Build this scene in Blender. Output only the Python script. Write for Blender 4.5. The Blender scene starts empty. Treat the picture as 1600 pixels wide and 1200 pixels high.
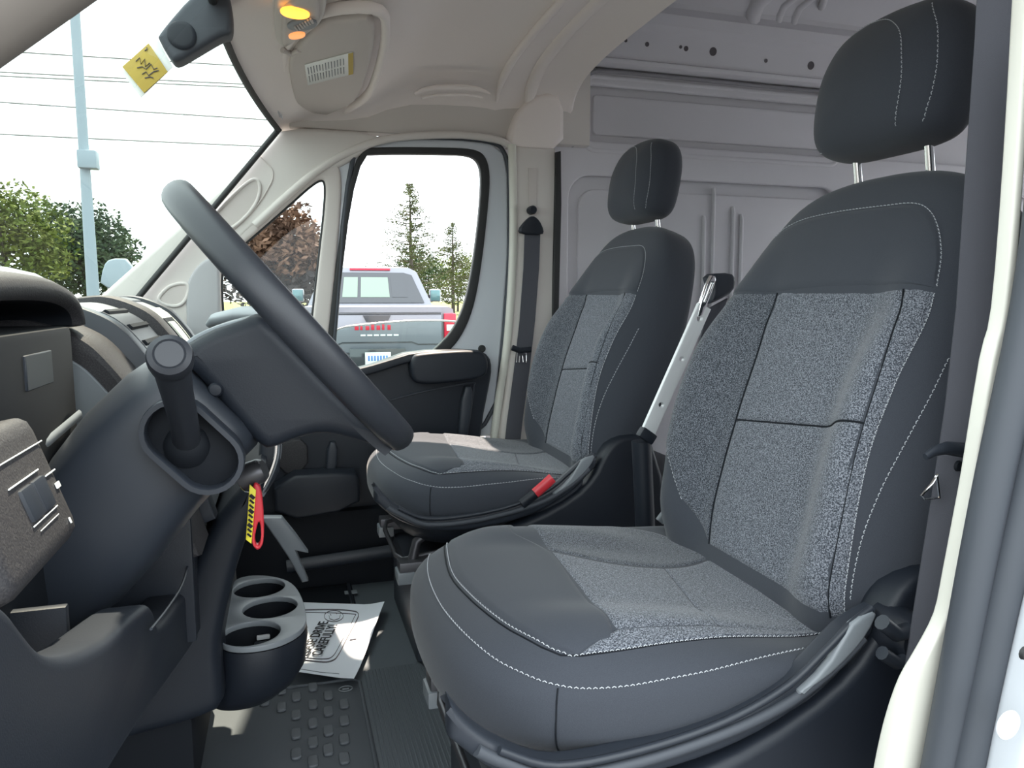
import bpy, bmesh, math, random
from mathutils import Vector, Matrix
random.seed(7)
sc = bpy.context.scene
COL = sc.collection
PI = math.pi
# ------------------------------------------------------------------ camera
YAW, PIT, FPX = 17.0, 6.7, 1155.0
CAM = Vector((0, 0, 1.42))
_y, _p = math.radians(YAW), math.radians(PIT)
FW = Vector((math.sin(_y)*math.cos(_p), math.cos(_y)*math.cos(_p), -math.sin(_p)))
RT = Vector((math.cos(_y), -math.sin(_y), 0))
UP = RT.cross(FW)
cd = bpy.data.cameras.new('camera'); cam = bpy.data.objects.new('camera', cd); COL.objects.link(cam)
cd.sensor_fit = 'HORIZONTAL'; cd.sensor_width = 36; cd.lens = 36*FPX/1600; cd.clip_start = .02; cd.clip_end = 800
cam.matrix_world = Matrix.Translation(CAM) @ Matrix((RT, UP, -FW)).transposed().to_4x4()
sc.camera = cam
# ------------------------------------------------------------------ light
sc.view_settings.view_transform = 'Standard'; sc.view_settings.look = 'None'
sc.view_settings.gamma = 1; sc.view_settings.use_curve_mapping = False
sc.view_settings.exposure = 0.62
w = bpy.data.worlds.new('hazy_sky'); sc.world = w; w.use_nodes = True
bg = w.node_tree.nodes['Background']
bg.inputs[0].default_value = (.90, .97, 1.0, 1); bg.inputs[1].default_value = 2.8
sl = bpy.data.lights.new('sun', 'SUN'); sun = bpy.data.objects.new('sun', sl); COL.objects.link(sun)
sl.energy = 12; sl.color = (1, .84, .68); sl.angle = math.radians(1.2)
SUN = Vector((.06, .45, .89)).normalized()
sun.rotation_euler = SUN.to_track_quat('Z', 'Y').to_euler(); sun.location = (-3, 3, 9)

# ------------------------------------------------------------------ helpers
def at(px, py, x=None, y=None, z=None, d=None):
    r = FW + RT*((px-800)/FPX) + UP*((600-py)/FPX)
    if x is not None: t = (x-CAM.x)/r.x
    elif y is not None: t = (y-CAM.y)/r.y
    elif z is not None: t = (z-CAM.z)/r.z
    else: t = d/math.hypot(r.x, r.y)
    return CAM + r*t
def link(o, parent=None):
    COL.objects.link(o)
    if parent is not None:
        o.parent = parent
        o.matrix_parent_inverse = Matrix.Translation(-Vector(world_loc(parent)))
    return o
LOC = {}
def world_loc(o): return LOC.get(o.name, (0, 0, 0))
def tag(o, label=None, cat=None, group=None, kind=None):
    if label: o['label'] = label
    if cat: o['category'] = cat
    if group: o['group'] = group
    if kind: o['kind'] = kind
    return o
def thing(name, label, cat, loc=(0, 0, 0), group=None):
    o = bpy.data.objects.new(name, None); o.empty_display_size = .05; o.location = loc
    COL.objects.link(o); LOC[o.name] = tuple(loc)
    return tag(o, label, cat, group)
def struct(o, label=None): o['kind'] = 'structure'; (label and tag(o, label)); return o
def sempty(name, loc=(0, 0, 0), label=None):
    o = bpy.data.objects.new(name, None); o.empty_display_size = .05; o.location = loc
    COL.objects.link(o); LOC[o.name] = tuple(loc); o['kind'] = 'structure'
    if label: o['label'] = label
    return o
def mesh_obj(name, me, mats, parent=None, angle=40):
    if not isinstance(mats, (list, tuple)): mats = [mats]
    for m in mats: me.materials.append(m)
    if angle is not None:
        me.shade_smooth(); me.set_sharp_from_angle(angle=math.radians(angle))
    o = bpy.data.objects.new(name, me)
    return link(o, parent)
def raw(name, verts, faces, mats, parent=None, angle=40, fix=True):
    me = bpy.data.meshes.new(name); me.from_pydata([tuple(v) for v in verts], [], faces); me.update()
    if fix:
        bm = bmesh.new(); bm.from_mesh(me); bmesh.ops.recalc_face_normals(bm, faces=bm.faces); bm.to_mesh(me); bm.free()
    return mesh_obj(name, me, mats, parent, angle)
def frombm(name, bm, mats, parent=None, angle=40):
    bmesh.ops.recalc_face_normals(bm, faces=bm.faces)
    me = bpy.data.meshes.new(name); bm.to_mesh(me); bm.free()
    return mesh_obj(name, me, mats, parent, angle)
def chaikin(pts, n=2, closed=True):
    pts = [Vector(p) for p in pts]
    for _ in range(n):
        out = []
        k = len(pts)
        if closed:
            for i in range(k):
                a, b = pts[i], pts[(i+1) % k]
                out += [a*.75+b*.25, a*.25+b*.75]
        else:
            out.append(pts[0])
            for i in range(k-1):
                a, b = pts[i], pts[i+1]
                out += [a*.75+b*.25, a*.25+b*.75]
            out.append(pts[-1])
        pts = out
    return pts
def catmull(pts, n=6, closed=False):
    pts = [Vector(p) for p in pts]; k = len(pts); out = []
    rng = range(k if closed else k-1)
    for i in rng:
        if closed: p0, p1, p2, p3 = pts[i-1], pts[i], pts[(i+1) % k], pts[(i+2) % k]
        else: p0, p1, p2, p3 = pts[max(i-1, 0)], pts[i], pts[i+1], pts[min(i+2, k-1)]
        for j in range(n):
            t = j/n
            out.append(.5*((2*p1)+(p2-p0)*t+(2*p0-5*p1+4*p2-p3)*t*t+(3*p1-p0-3*p2+p3)*t**3))
    if not closed: out.append(pts[-1])
    return out
def resample(pts, n):
    pts = [Vector(p) for p in pts]; L = [0]
    for a, b in zip(pts, pts[1:]): L.append(L[-1]+(b-a).length)
    out = []; j = 0
    for i in range(n):
        s = L[-1]*i/(n-1)
        while j < len(pts)-2 and L[j+1] < s: j += 1
        e = L[j+1]-L[j]
        out.append(pts[j].lerp(pts[j+1], 0 if e < 1e-9 else min(1, (s-L[j])/e)))
    return out
def bm_box(bm, c, size, rot=None, bev=0, seg=2):
    M = Matrix.Translation(Vector(c))
    if rot is not None: M = M @ rot.to_4x4()
    M = M @ Matrix.Diagonal((size[0], size[1], size[2], 1))
    r = bmesh.ops.create_cube(bm, size=1, matrix=M)
    if bev:
        es = list({e for v in r['verts'] for e in v.link_edges})
        bmesh.ops.bevel(bm, geom=es, offset=bev, segments=seg, profile=.6, affect='EDGES')
def box(name, c, size, mats, parent=None, bev=.004, rot=None, seg=2):
    bm = bmesh.new(); bm_box(bm, c, size, rot, bev, seg); return frombm(name, bm, mats, parent)
def box2(name, a, b, mats, parent=None, bev=.004):
    a, b = Vector(a), Vector(b)
    return box(name, (a+b)/2, [abs(b[i]-a[i]) for i in range(3)], mats, parent, bev)
def ry(deg): return Matrix.Rotation(math.radians(deg), 3, 'Y')
def rx(deg): return Matrix.Rotation(math.radians(deg), 3, 'X')
def rz(deg): return Matrix.Rotation(math.radians(deg), 3, 'Z')
def bm_tube(bm, pts, r, n=10, caps=True, flat=1.0, ref=None):
    """sweep; r number, list or fn; flat squashes along the second frame axis"""
    pts = [Vector(p) for p in pts]; k = len(pts); rings = []
    T = [(pts[min(i+1, k-1)]-pts[max(i-1, 0)]).normalized() for i in range(k)]
    nrm = Vector(ref) if ref is not None else (Vector((0, 0, 1)) if abs(T[0].z) < .9 else Vector((1, 0, 0)))
    for i in range(k):
        nrm = (nrm-T[i]*nrm.dot(T[i])).normalized(); bi = T[i].cross(nrm)
        rr = r[i] if isinstance(r, (list, tuple)) else r
        rings.append([bm.verts.new(pts[i]+(nrm*math.cos(2*PI*j/n)*rr+bi*math.sin(2*PI*j/n)*rr*flat)) for j in range(n)])
    for a, b in zip(rings, rings[1:]):
        for j in range(n): bm.faces.new((a[j], a[(j+1) % n], b[(j+1) % n], b[j]))
    if caps:
        bm.faces.new(rings[0][::-1]); bm.faces.new(rings[-1])
def tube(name, pts, r, mats, parent=None, n=10, flat=1.0, ref=None, angle=50):
    bm = bmesh.new(); bm_tube(bm, pts, r, n, True, flat, ref); return frombm(name, bm, mats, parent, angle)
def bm_loop(bm, pts, r, n=8, flat=1.0, up=None):
    """closed sweep with a fixed reference normal"""
    pts = [Vector(p) for p in pts]; k = len(pts); rings = []
    up = Vector(up)
    for i in range(k):
        t = (pts[(i+1) % k]-pts[i-1]).normalized()
        a = (up-t*up.dot(t)).normalized(); b = t.cross(a)
        rings.append([bm.verts.new(pts[i]+a*math.cos(2*PI*j/n)*r+b*math.sin(2*PI*j/n)*r*flat) for j in range(n)])
    for i in range(k):
        a, b = rings[i], rings[(i+1) % k]
        for j in range(n): bm.faces.new((a[j], a[(j+1) % n], b[(j+1) % n], b[j]))
def loop(name, pts, r, mats, parent=None, n=8, flat=1.0, up=(0, 1, 0)):
    bm = bmesh.new(); bm_loop(bm, pts, r, n, flat, up); return frombm(name, bm, mats, parent, 50)
def loft(name, secs, mats, parent=None, closed=True, caps=True, angle=40):
    v = []; f = []; n = len(secs[0])
    for s in secs: v += [Vector(p) for p in s]
    for i in range(len(secs)-1):
        for j in range(n if closed else n-1):
            a = i*n+j; b = i*n+(j+1) % n
            f.append((a, b, b+n, a+n))
    if closed and caps:
        f.append(tuple(range(n-1, -1, -1))); f.append(tuple(range((len(secs)-1)*n, len(secs)*n)))
    return raw(name, v, f, mats, parent, angle)
def plate(name, loops, axis, c, thick, mats, parent=None, bev=.003, bres=2, angle=40):
    """solid plate from closed outlines (holes allowed); loops hold 3D points, flattened on the axis plane at c"""
    cu = bpy.data.curves.new('tmp', 'CURVE'); cu.dimensions = '2D'; cu.fill_mode = 'BOTH'
    cu.extrude = max(thick/2-bev, 0); cu.bevel_depth = bev; cu.bevel_resolution = bres; cu.offset = -bev
    for lp in loops:
        sp = cu.splines.new('POLY'); sp.points.add(len(lp)-1); sp.use_cyclic_u = True
        for q, p in zip(sp.points, lp):
            p = Vector(p)
            if axis == 'y': q.co = (p.x, p.z, 0, 1)
            elif axis == 'x': q.co = (p.y, p.z, 0, 1)
            else: q.co = (p.x, p.y, 0, 1)
    t = bpy.data.objects.new('tmp', cu); COL.objects.link(t)
    dg = bpy.context.evaluated_depsgraph_get()
    me = bpy.data.meshes.new_from_object(t.evaluated_get(dg))
    bpy.data.objects.remove(t); bpy.data.curves.remove(cu)
    if axis == 'y': M = Matrix(((1, 0, 0, 0), (0, 0, -1, c), (0, 1, 0, 0), (0, 0, 0, 1)))
    elif axis == 'x': M = Matrix(((0, 0, 1, c), (1, 0, 0, 0), (0, 1, 0, 0), (0, 0, 0, 1)))
    else: M = Matrix.Translation((0, 0, c))
    me.transform(M); me.materials.clear(); me.name = name
    bm = bmesh.new(); bm.from_mesh(me); bmesh.ops.remove_doubles(bm, verts=bm.verts, dist=1e-5)
    bmesh.ops.recalc_face_normals(bm, faces=bm.faces); bm.to_mesh(me); bm.free()
    return mesh_obj(name, me, mats, parent, angle)
def px(pts, **k): return [at(a, b, **k) for a, b in pts]
def rrect(x0, x1, z0, z1, r, y=0, n=6):
    out = []
    for cx, cz, a in ((x1-r, z1-r, 0), (x0+r, z1-r, 90), (x0+r, z0+r, 180), (x1-r, z0+r, 270)):
        for i in range(n+1):
            t = math.radians(a+90*i/n); out.append(Vector((cx+r*math.cos(t), y, cz+r*math.sin(t))))
    return out
def lathe(name, prof, M, mats, parent=None, n=28, angle=40):
    v = []; f = []; k = len(prof)
    for i in range(n):
        t = 2*PI*i/n
        for r, h in prof: v.append(M @ Vector((r*math.cos(t), r*math.sin(t), h)))
    for i in range(n):
        for j in range(k-1):
            a = i*k+j; b = ((i+1) % n)*k+j
            f.append((a, b, b+1, a+1))
    o = raw(name, v, f, mats, parent, angle)
    bm = bmesh.new(); bm.from_mesh(o.data); bmesh.ops.remove_doubles(bm, verts=bm.verts, dist=1e-6)
    bmesh.ops.recalc_face_normals(bm, faces=bm.faces); bm.to_mesh(o.data); bm.free()
    o.data.set_sharp_from_angle(angle=math.radians(angle))
    return o
def frame(origin, zdir, xhint=(1, 0, 0)):
    z = Vector(zdir).normalized(); x = Vector(xhint)
    if abs(z.dot(x)) > .98: x = Vector((0, 0, 1))
    x = (x-z*x.dot(z)).normalized(); y = z.cross(x)
    return Matrix.Translation(Vector(origin)) @ Matrix((x, y, z)).transposed().to_4x4()
def text(name, body, M, size, mats, parent=None, extrude=.0004, align='CENTER', squeeze=1.0):
    cu = bpy.data.curves.new('tmp', 'FONT'); cu.body = body; cu.size = size; cu.extrude = extrude
    cu.align_x = align; cu.align_y = 'CENTER'; cu.resolution_u = 3; cu.offset = size*.012
    t = bpy.data.objects.new('tmp', cu); COL.objects.link(t)
    me = bpy.data.meshes.new_from_object(t.evaluated_get(bpy.context.evaluated_depsgraph_get()))
    bpy.data.objects.remove(t); bpy.data.curves.remove(cu)
    me.transform(M @ Matrix.Diagonal((squeeze, 1, 1, 1))); me.materials.clear(); me.name = name
    return mesh_obj(name, me, mats, parent, None)
def join_tree_copy(o, parent=None, names=None):
    c = o.copy(); COL.objects.link(c)
    if parent is not None:
        c.parent = parent; c.matrix_parent_inverse = o.matrix_parent_inverse.copy()
    for ch in [k for k in COL.objects if k.parent == o]: join_tree_copy(ch, c)
    return c

# ------------------------------------------------------------------ materials
def mat(name, col, rough=.6, metal=0, spec=.5, bump=None, var=None, coat=0, emit=None, sheen=0):
    m = bpy.data.materials.new(name); m.use_nodes = True; nt = m.node_tree; b = nt.nodes['Principled BSDF']
    b.inputs['Base Color'].default_value = (*col, 1); b.inputs['Roughness'].default_value = rough
    b.inputs['Metallic'].default_value = metal; b.inputs['Specular IOR Level'].default_value = spec
    b.inputs['Coat Weight'].default_value = coat; b.inputs['Sheen Weight'].default_value = sheen
    if emit: b.inputs['Emission Color'].default_value = (*emit[0], 1); b.inputs['Emission Strength'].default_value = emit[1]
    if bump or var:
        tc = nt.nodes.new('ShaderNodeTexCoord')
    if bump:
        n = nt.nodes.new('ShaderNodeTexNoise'); n.inputs['Scale'].default_value = bump[0]; n.inputs['Detail'].default_value = 3
        nt.links.new(tc.outputs['Object'], n.inputs['Vector'])
        bp = nt.nodes.new('ShaderNodeBump'); bp.inputs['Strength'].default_value = bump[1]; bp.inputs['Distance'].default_value = bump[2] if len(bump) > 2 else .001
        nt.links.new(n.outputs['Fac'], bp.inputs['Height']); nt.links.new(bp.outputs['Normal'], b.inputs['Normal'])
    if var:   # (scale, colour2, lo, hi)
        n = nt.nodes.new('ShaderNodeTexNoise'); n.inputs['Scale'].default_value = var[0]; n.inputs['Detail'].default_value = 2
        nt.links.new(tc.outputs['Object'], n.inputs['Vector'])
        cr = nt.nodes.new('ShaderNodeValToRGB'); e = cr.color_ramp.elements
        e[0].position = var[2]; e[0].color = (*col, 1); e[1].position = var[3]; e[1].color = (*var[1], 1)
        nt.links.new(n.outputs['Fac'], cr.inputs['Fac']); nt.links.new(cr.outputs['Color'], b.inputs['Base Color'])
    return m
def glassmat(name, tint, rough=.0, spec=1.0):
    m = bpy.data.materials.new(name); m.use_nodes = True; nt = m.node_tree
    for n in list(nt.nodes): nt.nodes.remove(n)
    out = nt.nodes.new('ShaderNodeOutputMaterial'); mx = nt.nodes.new('ShaderNodeMixShader')
    tr = nt.nodes.new('ShaderNodeBsdfTransparent'); gl = nt.nodes.new('ShaderNodeBsdfGlossy'); fr = nt.nodes.new('ShaderNodeMath'); lw = nt.nodes.new('ShaderNodeLayerWeight'); lw.inputs[0].default_value = .5; pw = nt.nodes.new('ShaderNodeMath')
    tr.inputs[0].default_value = (*tint, 1); gl.inputs['Roughness'].default_value = rough; fr.operation = 'MULTIPLY_ADD'; pw.operation = 'POWER'; pw.inputs[1].default_value = 4; fr.inputs[1].default_value = .22; fr.inputs[2].default_value = .025
    nt.links.new(lw.outputs['Facing'], pw.inputs[0]); nt.links.new(pw.outputs[0], fr.inputs[0])
    nt.links.new(fr.outputs[0], mx.inputs[0]); nt.links.new(tr.outputs[0], mx.inputs[1]); nt.links.new(gl.outputs[0], mx.inputs[2])
    nt.links.new(mx.outputs[0], out.inputs[0]); return m
M = {}
M['fabric'] = mat('dark_seat_fabric', (.038, .043, .055), .85, spec=.25, bump=(900, .25, .0006), var=(1500, (.048, .054, .067), .35, .65), sheen=.15)
def heather(name, a, b, c):
    m = bpy.data.materials.new(name); m.use_nodes = True; nt = m.node_tree; p = nt.nodes['Principled BSDF']
    p.inputs['Roughness'].default_value = .9; p.inputs['Specular IOR Level'].default_value = .2; p.inputs['Sheen Weight'].default_value = .2
    tc = nt.nodes.new('ShaderNodeTexCoord'); n = nt.nodes.new('ShaderNodeTexNoise'); n.inputs['Scale'].default_value = 620; n.inputs['Detail'].default_value = 1.5; n.inputs['Roughness'].default_value = .6
    nt.links.new(tc.outputs['Object'], n.inputs['Vector'])
    cr = nt.nodes.new('ShaderNodeValToRGB'); e = cr.color_ramp.elements
    e[0].position = .40; e[0].color = (*a, 1); e[1].position = .62; e[1].color = (*c, 1)
    k = e.new(.5); k.color = (*b, 1)
    nt.links.new(n.outputs['Fac'], cr.inputs['Fac']); nt.links.new(cr.outputs[0], p.inputs['Base Color'])
    bp = nt.nodes.new('ShaderNodeBump'); bp.inputs['Strength'].default_value = .5; bp.inputs['Distance'].default_value = .001
    nt.links.new(n.outputs['Fac'], bp.inputs['Height']); nt.links.new(bp.outputs[0], p.inputs['Normal']); return m
M['heather'] = heather('heather_grey_cloth', (.036, .041, .052), (.106, .117, .140), (.245, .26, .295))
M['heather_shaded'] = heather('heather_cloth_shaded', (.025, .029, .037), (.070, .078, .094), (.175, .187, .215))  # same cloth painted darker for the wings turned away from the light
M['thread'] = mat('grey_thread', (.45, .47, .5), .7)
M['plastic'] = mat('black_plastic', (.010, .0135, .021), .5, spec=.4, bump=(700, .25, .0005))
M['plastic_gl'] = mat('satin_black_plastic', (.022, .027, .037), .45, spec=.5)
M['dash'] = mat('grained_dash_plastic', (.026, .025, .029), .62, spec=.35, bump=(420, .5, .001), var=(600, (.05, .048, .05), .4, .7))
M['dark'] = mat('dark_cavity_plastic', (.008, .01, .014), .7, spec=.2)
M['wheel'] = mat('steering_wheel_rubber', (.024, .027, .034), .42, spec=.45, bump=(900, .15, .0004))
M['beige'] = mat('warm_grey_trim', (.66, .625, .59), .75, spec=.25, bump=(500, .08, .0005))
M['liner'] = mat('headliner_cloth', (.86, .80, .765), .95, spec=.1, bump=(900, .2, .0006))
M['visor'] = mat('sun_visor_vinyl', (.60, .555, .525), .8, spec=.2)
M['greyplastic'] = mat('grey_console_plastic', (.40, .40, .41), .5, spec=.4)
M['cargo'] = mat('primer_white_cargo_paint', (.70, .69, .72), .5, spec=.35, var=(3, (.66, .65, .68), .3, .7))
M['white'] = mat('white_body_paint', (.58, .61, .65), .25, spec=.5, coat=.4)
M['nearpillar'] = mat('brown_grey_pillar_trim', (.18, .16, .143), .8)
M['undercut_shade'] = mat('grey_undercut_shade', (.30, .295, .31), .7)
M['cream'] = mat('cream_painted_sheet_metal', (.66, .65, .58), .45)
M['rubber'] = mat('weatherstrip_rubber', (.055, .062, .075), .55, spec=.4)
M['seal'] = mat('black_window_seal', (.02, .021, .022), .6)
M['belt'] = mat('belt_webbing', (.075, .077, .092), .75, spec=.3, bump=(1200, .4, .0005))
M['chrome'] = mat('chrome', (.86, .87, .88), .12, 1)
M['steel'] = mat('bare_steel', (.74, .76, .77), .35, .15)
M['gmetal'] = mat('greased_metal', (.10, .10, .11), .4, .7)
M['satin'] = mat('satin_grey_plastic', (.20, .22, .24), .38, spec=.5)
M['red'] = mat('red_plastic', (.62, .035, .05), .4)
M['yellow'] = mat('yellow_label', (.82, .72, .05), .5)
M['black'] = mat('black_ink', (.015, .015, .02), .6)
M['paper'] = mat('white_paper', (.86, .89, .95), .8, spec=.2)
M['line'] = mat('thin_ink', (.10, .09, .10), .6)
M['mustard'] = mat('mustard_tag_card', (.50, .36, .06), .6)
M['film'] = mat('clear_sleeve_film', (.85, .88, .86), .25)
M['amber'] = mat('lit_amber_lamp', (1, .45, .1), .4, emit=((1, .42, .05), 1.3))
M['amber2'] = mat('dim_amber_lamp', (1, .5, .25), .4, emit=((1, .36, .1), .55))
M['matrub'] = mat('rubber_floor_mat', (.078, .088, .100), .55, spec=.4, bump=(300, .15, .0006))
M['floorv'] = mat('ribbed_floor_vinyl', (.105, .120, .135), .5, spec=.4)
M['lcd'] = mat('pale_screen', (.62, .66, .58), .4)
M['wsglass'] = glassmat('windshield_glass', (.66, .72, .69))
M['sglass'] = glassmat('side_glass', (.60, .72, .68))
M['qglass'] = glassmat('quarter_glass', (.78, .82, .80))
M['asphalt'] = mat('asphalt', (.055, .055, .056), .9, var=(4, (.075, .075, .073), .3, .7))
M['grass'] = mat('grass', (.10, .13, .02), .9, var=(2, (.14, .16, .03), .3, .7))

# ================================================================== large structure
YF, YN = 2.25, .50            # inner faces of the passenger side and the driver side
YC = 1.375
struct(raw('ground', [(-120, -60, 0), (120, -60, 0), (120, 160, 0), (-120, 160, 0)], [(0, 1, 2, 3)], M['asphalt'], None, None), 'grey asphalt lot around the van')
struct(box2('floor', (-.55, YN, .50), (.95, YF+.02, .57), M['floorv'], None, .004), 'dark vinyl cab floor')
struct(box2('floor', (.95, YN-.05, .50), (3.9, 2.34, .60), M['cargo'], None, .004), 'cargo floor behind the seats')
# firewall, rear and near shell (out of view, they close the body)
struct(box2('wall_front', (-.62, YN, .45), (-.57, YF, 1.30), M['dark'], None, .004), 'firewall under the dashboard')
struct(plate('wall_rear', [[Vector((0, YN-.05, .5)), Vector((0, 2.34, .5)), Vector((0, 2.34, 2.5)), Vector((0, YN-.05, 2.5))], [Vector((0, p.x, p.z)) for p in rrect(.54, 1.32, .95, 2.25, .08)], [Vector((0, p.x, p.z)) for p in rrect(1.42, 2.20, .95, 2.25, .08)]], 'x', 3.92, .04, M['cargo'], None, .006), 'unseen rear doors of the cargo bay with two openings added to let light in')  # openings added so sky light brightens the cargo bay
struct(box2('wall_left', (.80, .40, .5), (3.95, .445, 2.5), M['cargo'], None, .004), 'driver side cargo wall')
# cargo wall on the passenger side: skin, rail, pressed frame
wr = sempty('wall_right', (.86, 2.34, .6), 'bare grey painted steel cargo wall with pressed panels')
box2('skin', (.62, 2.325, .3), (3.95, 2.345, 2.5), M['cargo'], wr, .002)
outer = [Vector((.80, 0, .55)), Vector((3.92, 0, .55)), Vector((3.92, 0, 2.20)), Vector((.80, 0, 2.20))]
h1 = rrect(.955, 1.93, 1.925, 2.10, .022)
h2 = rrect(.895, 1.95, .75, 1.815, .075)
h3 = rrect(2.02, 3.1, 1.925, 2.10, .022); h4 = rrect(2.02, 3.1, .75, 1.815, .075)
plate('pressed_frame', [outer, h1, h2, h3, h4], 'y', 2.305, .022, M['cargo'], wr, .007, 3)
plate('upper_panel', [rrect(.985, 1.90, 1.95, 2.078, .015)], 'y', 2.322, .012, M['cargo'], wr, .005, 2)
loop('panel_bead', [Vector((p.x, 2.297, p.z)) for p in rrect(.935, 1.95, 1.895, 2.128, .05)], .006, M['cargo'], wr, 8, 1.6)
plate('lower_panel', [rrect(.935, 1.91, .80, 1.775, .06)], 'y', 2.320, .012, M['cargo'], wr, .005, 2)
for x, z0, z1 in ((1.405, 1.2, 1.70), (1.440, 1.2, 1.795), (1.520, 1.2, 1.735), (1.555, 1.2, 1.71)):
    tube('stamped_rib', [(x+.004, 2.309, z0), (x, 2.309, z1-.02), (x, 2.316, z1)], .007, M['cargo'], wr, 8)
# roof rail along the wall with its holes
rail = [(2.325, 2.155), (2.262, 2.150), (2.245, 2.158), (2.240, 2.170), (2.250, 2.176), (2.243, 2.186), (2.232, 2.252), (2.220, 2.268), (2.208, 2.275), (2.195, 2.305), (2.205, 2.33), (2.325, 2.36)]
loft('roof_rail', [[Vector((x, a, b)) for a, b in rail] for x in (.80, 1.4, 2.4, 3.9)], M['cargo'], wr, True, True, 30)
for x, z, r in ((1.06, 2.226, .006), (1.135, 2.222, .008), (1.255, 2.225, .006), (1.275, 2.222, .009), (1.375, 2.222, .015), (1.58, 2.212, .007), (1.76, 2.212, .015)):
    zz = z; yy = 2.243-(zz-2.186)*.011/.066
    lathe('rail_hole', [(r*.9, -.003), (r*.9, .0008), (r*.7, .0004), (0, .0004)], frame((x, yy, zz), (0, -1, -.16)), M['line'], wr, 16)
tube('undercut_shade_strip', catmull([(.90, 2.290, 1.90), (.905, 2.290, 2.02), (.925, 2.288, 2.10), (.97, 2.284, 2.135), (1.05, 2.28, 2.142), (1.6, 2.28, 2.142), (3.8, 2.28, 2.142)], 5), .014, M['undercut_shade'], wr, 8, .5, (0, 1, 0))  # grey strip paints in the shadow of the undercut below the rail
# cargo roof with bows
def arc(y0, z0, y1, z1, n=10, e=2.4):
    out = []
    for i in range(n+1):
        t = (PI/2)*i/n
        out.append(Vector((0, y1+(y0-y1)*math.cos(t)**(2/e), z0+(z1-z0)*math.sin(t)**(2/e))))
    return out
rf = arc(2.21, 2.31, YC, 2.47); rfull = rf+[Vector((0, 2*YC-p.y, p.z)) for p in rf[::-1][1:]]
roof = sempty('ceiling', (.85, YC, 2.3), 'cargo bay roof with pressed cross bows')
loft('roof_skin', [[Vector((x, p.y, p.z+dz)) for p in rfull] for x, dz in ((.2, 0), (1.5, 0), (3.95, 0))], M['cargo'], roof, False, False, 30)
for x, r in ((1.50, .030), (1.60, .014), (1.66, .014), (2.5, .03), (3.2, .03), (1.02, .016)):
    tube('roof_bow', [Vector((x+.02*(p.y < 2.15), p.y+.004, p.z-.003)) for p in rfull], r, M['cargo'], roof, 10, .6)
tube('roof_loop', catmull([(1.62, 2.10, 2.395), (1.66, 2.09, 2.40), (1.70, 2.11, 2.39), (1.73, 2.16, 2.37)], 5), .012, M['cargo'], roof, 8)
box2('outer_roof', (.20, .40, 2.52), (3.95, 2.36, 2.56), M['white'], roof, .01)
W0 = .545; W1 = 2.205
def wsx(y, t):           # t 0 base .. 1 header
    k = ((y-YC)/.83)**2
    return (-.62*(1-k)-.475*k)*(1-t)+(-.098*(1-k)+.0*k)*t
def wsz(y, t):
    k = ((y-YC)/.83)**2
    return 1.30*(1-t)+(1.918*(1-k)+1.882*k)*t
def wsp(y, t):
    tt = t
    x = wsx(y, tt); z = wsz(y, tt)
    return Vector((x, y, z))
# ---------------------------------------------------------------- cab headliner
hl = sempty('ceiling', (.4, YC, 1.95), 'warm grey moulded cab headliner')
hx = [(-.092, 1.912, 1.86), (-.05, 1.935, 1.875), (.02, 1.950, 1.885), (.10, 1.962, 1.892), (.19, 1.972, 1.90), (.25, 1.995, 1.902), (.31, 2.05, 1.902), (.38, 2.09, 1.90), (.47, 2.105, 1.898), (.56, 2.112, 1.896), (.61, 2.108, 1.895), (.635, 2.100, 1.895), (.665, 2.112, 1.897), (.74, 2.125, 1.90), (.80, 2.125, 1.91), (.845, 2.108, 1.915), (.87, 2.100, 1.918)]
secs = []
for x, zr, zs in hx:
    front = max(0, min(1, (.1-x)/.2))
    a = arc(2.262, zs-.012, YC, zr, 16, 4.6-1.6*front)
    full = a+[Vector((0, 2*YC-p.y, p.z)) for p in a[::-1][1:]]
    bow = [(.0 if x > .1 else (.092+x*.0+0)*0) for p in full]
    f_ = {0: 1, 1: .75, 2: .35}.get(hx.index((x, zr, zs)), 0)
    secs.append([wsp(min(W1, max(W0, p.y)), 1).lerp(Vector((x, p.y, p.z)), 1-f_)+Vector((0, p.y-min(W1, max(W0, p.y)), .0)) if f_ else Vector((x+(.085*max(0, min(1, ((abs(p.y-YC))/.85)**2))*front), p.y, p.z)) for p in full])
loft('headliner_shell', secs, M['liner'], hl, False, False, 60)
loft('rear_edge', [[Vector((.86+dx, p.y, p.z+dz)) for p in [Vector((0, q.y, q.z)) for q in secs[-1]]] for dx, dz in ((.01, 0), (.022, -.004), (.03, .006), (.03, .05))], M['liner'], hl, False, False, 60)
for i_, r_, k0 in ((12, .020, 0), (10, .012, 3)):
    q_ = secs[i_+1][k0:len(secs[i_+1])-k0]
    tube('moulded_roll', [p+Vector((0, (YC-p.y)*.008, -.001)) for p in q_], [r_*min(1, .35+.15*min(j, len(q_)-1-j)) for j in range(len(q_))], M['liner'], hl, 12, .7, (1, 0, 0))
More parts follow.
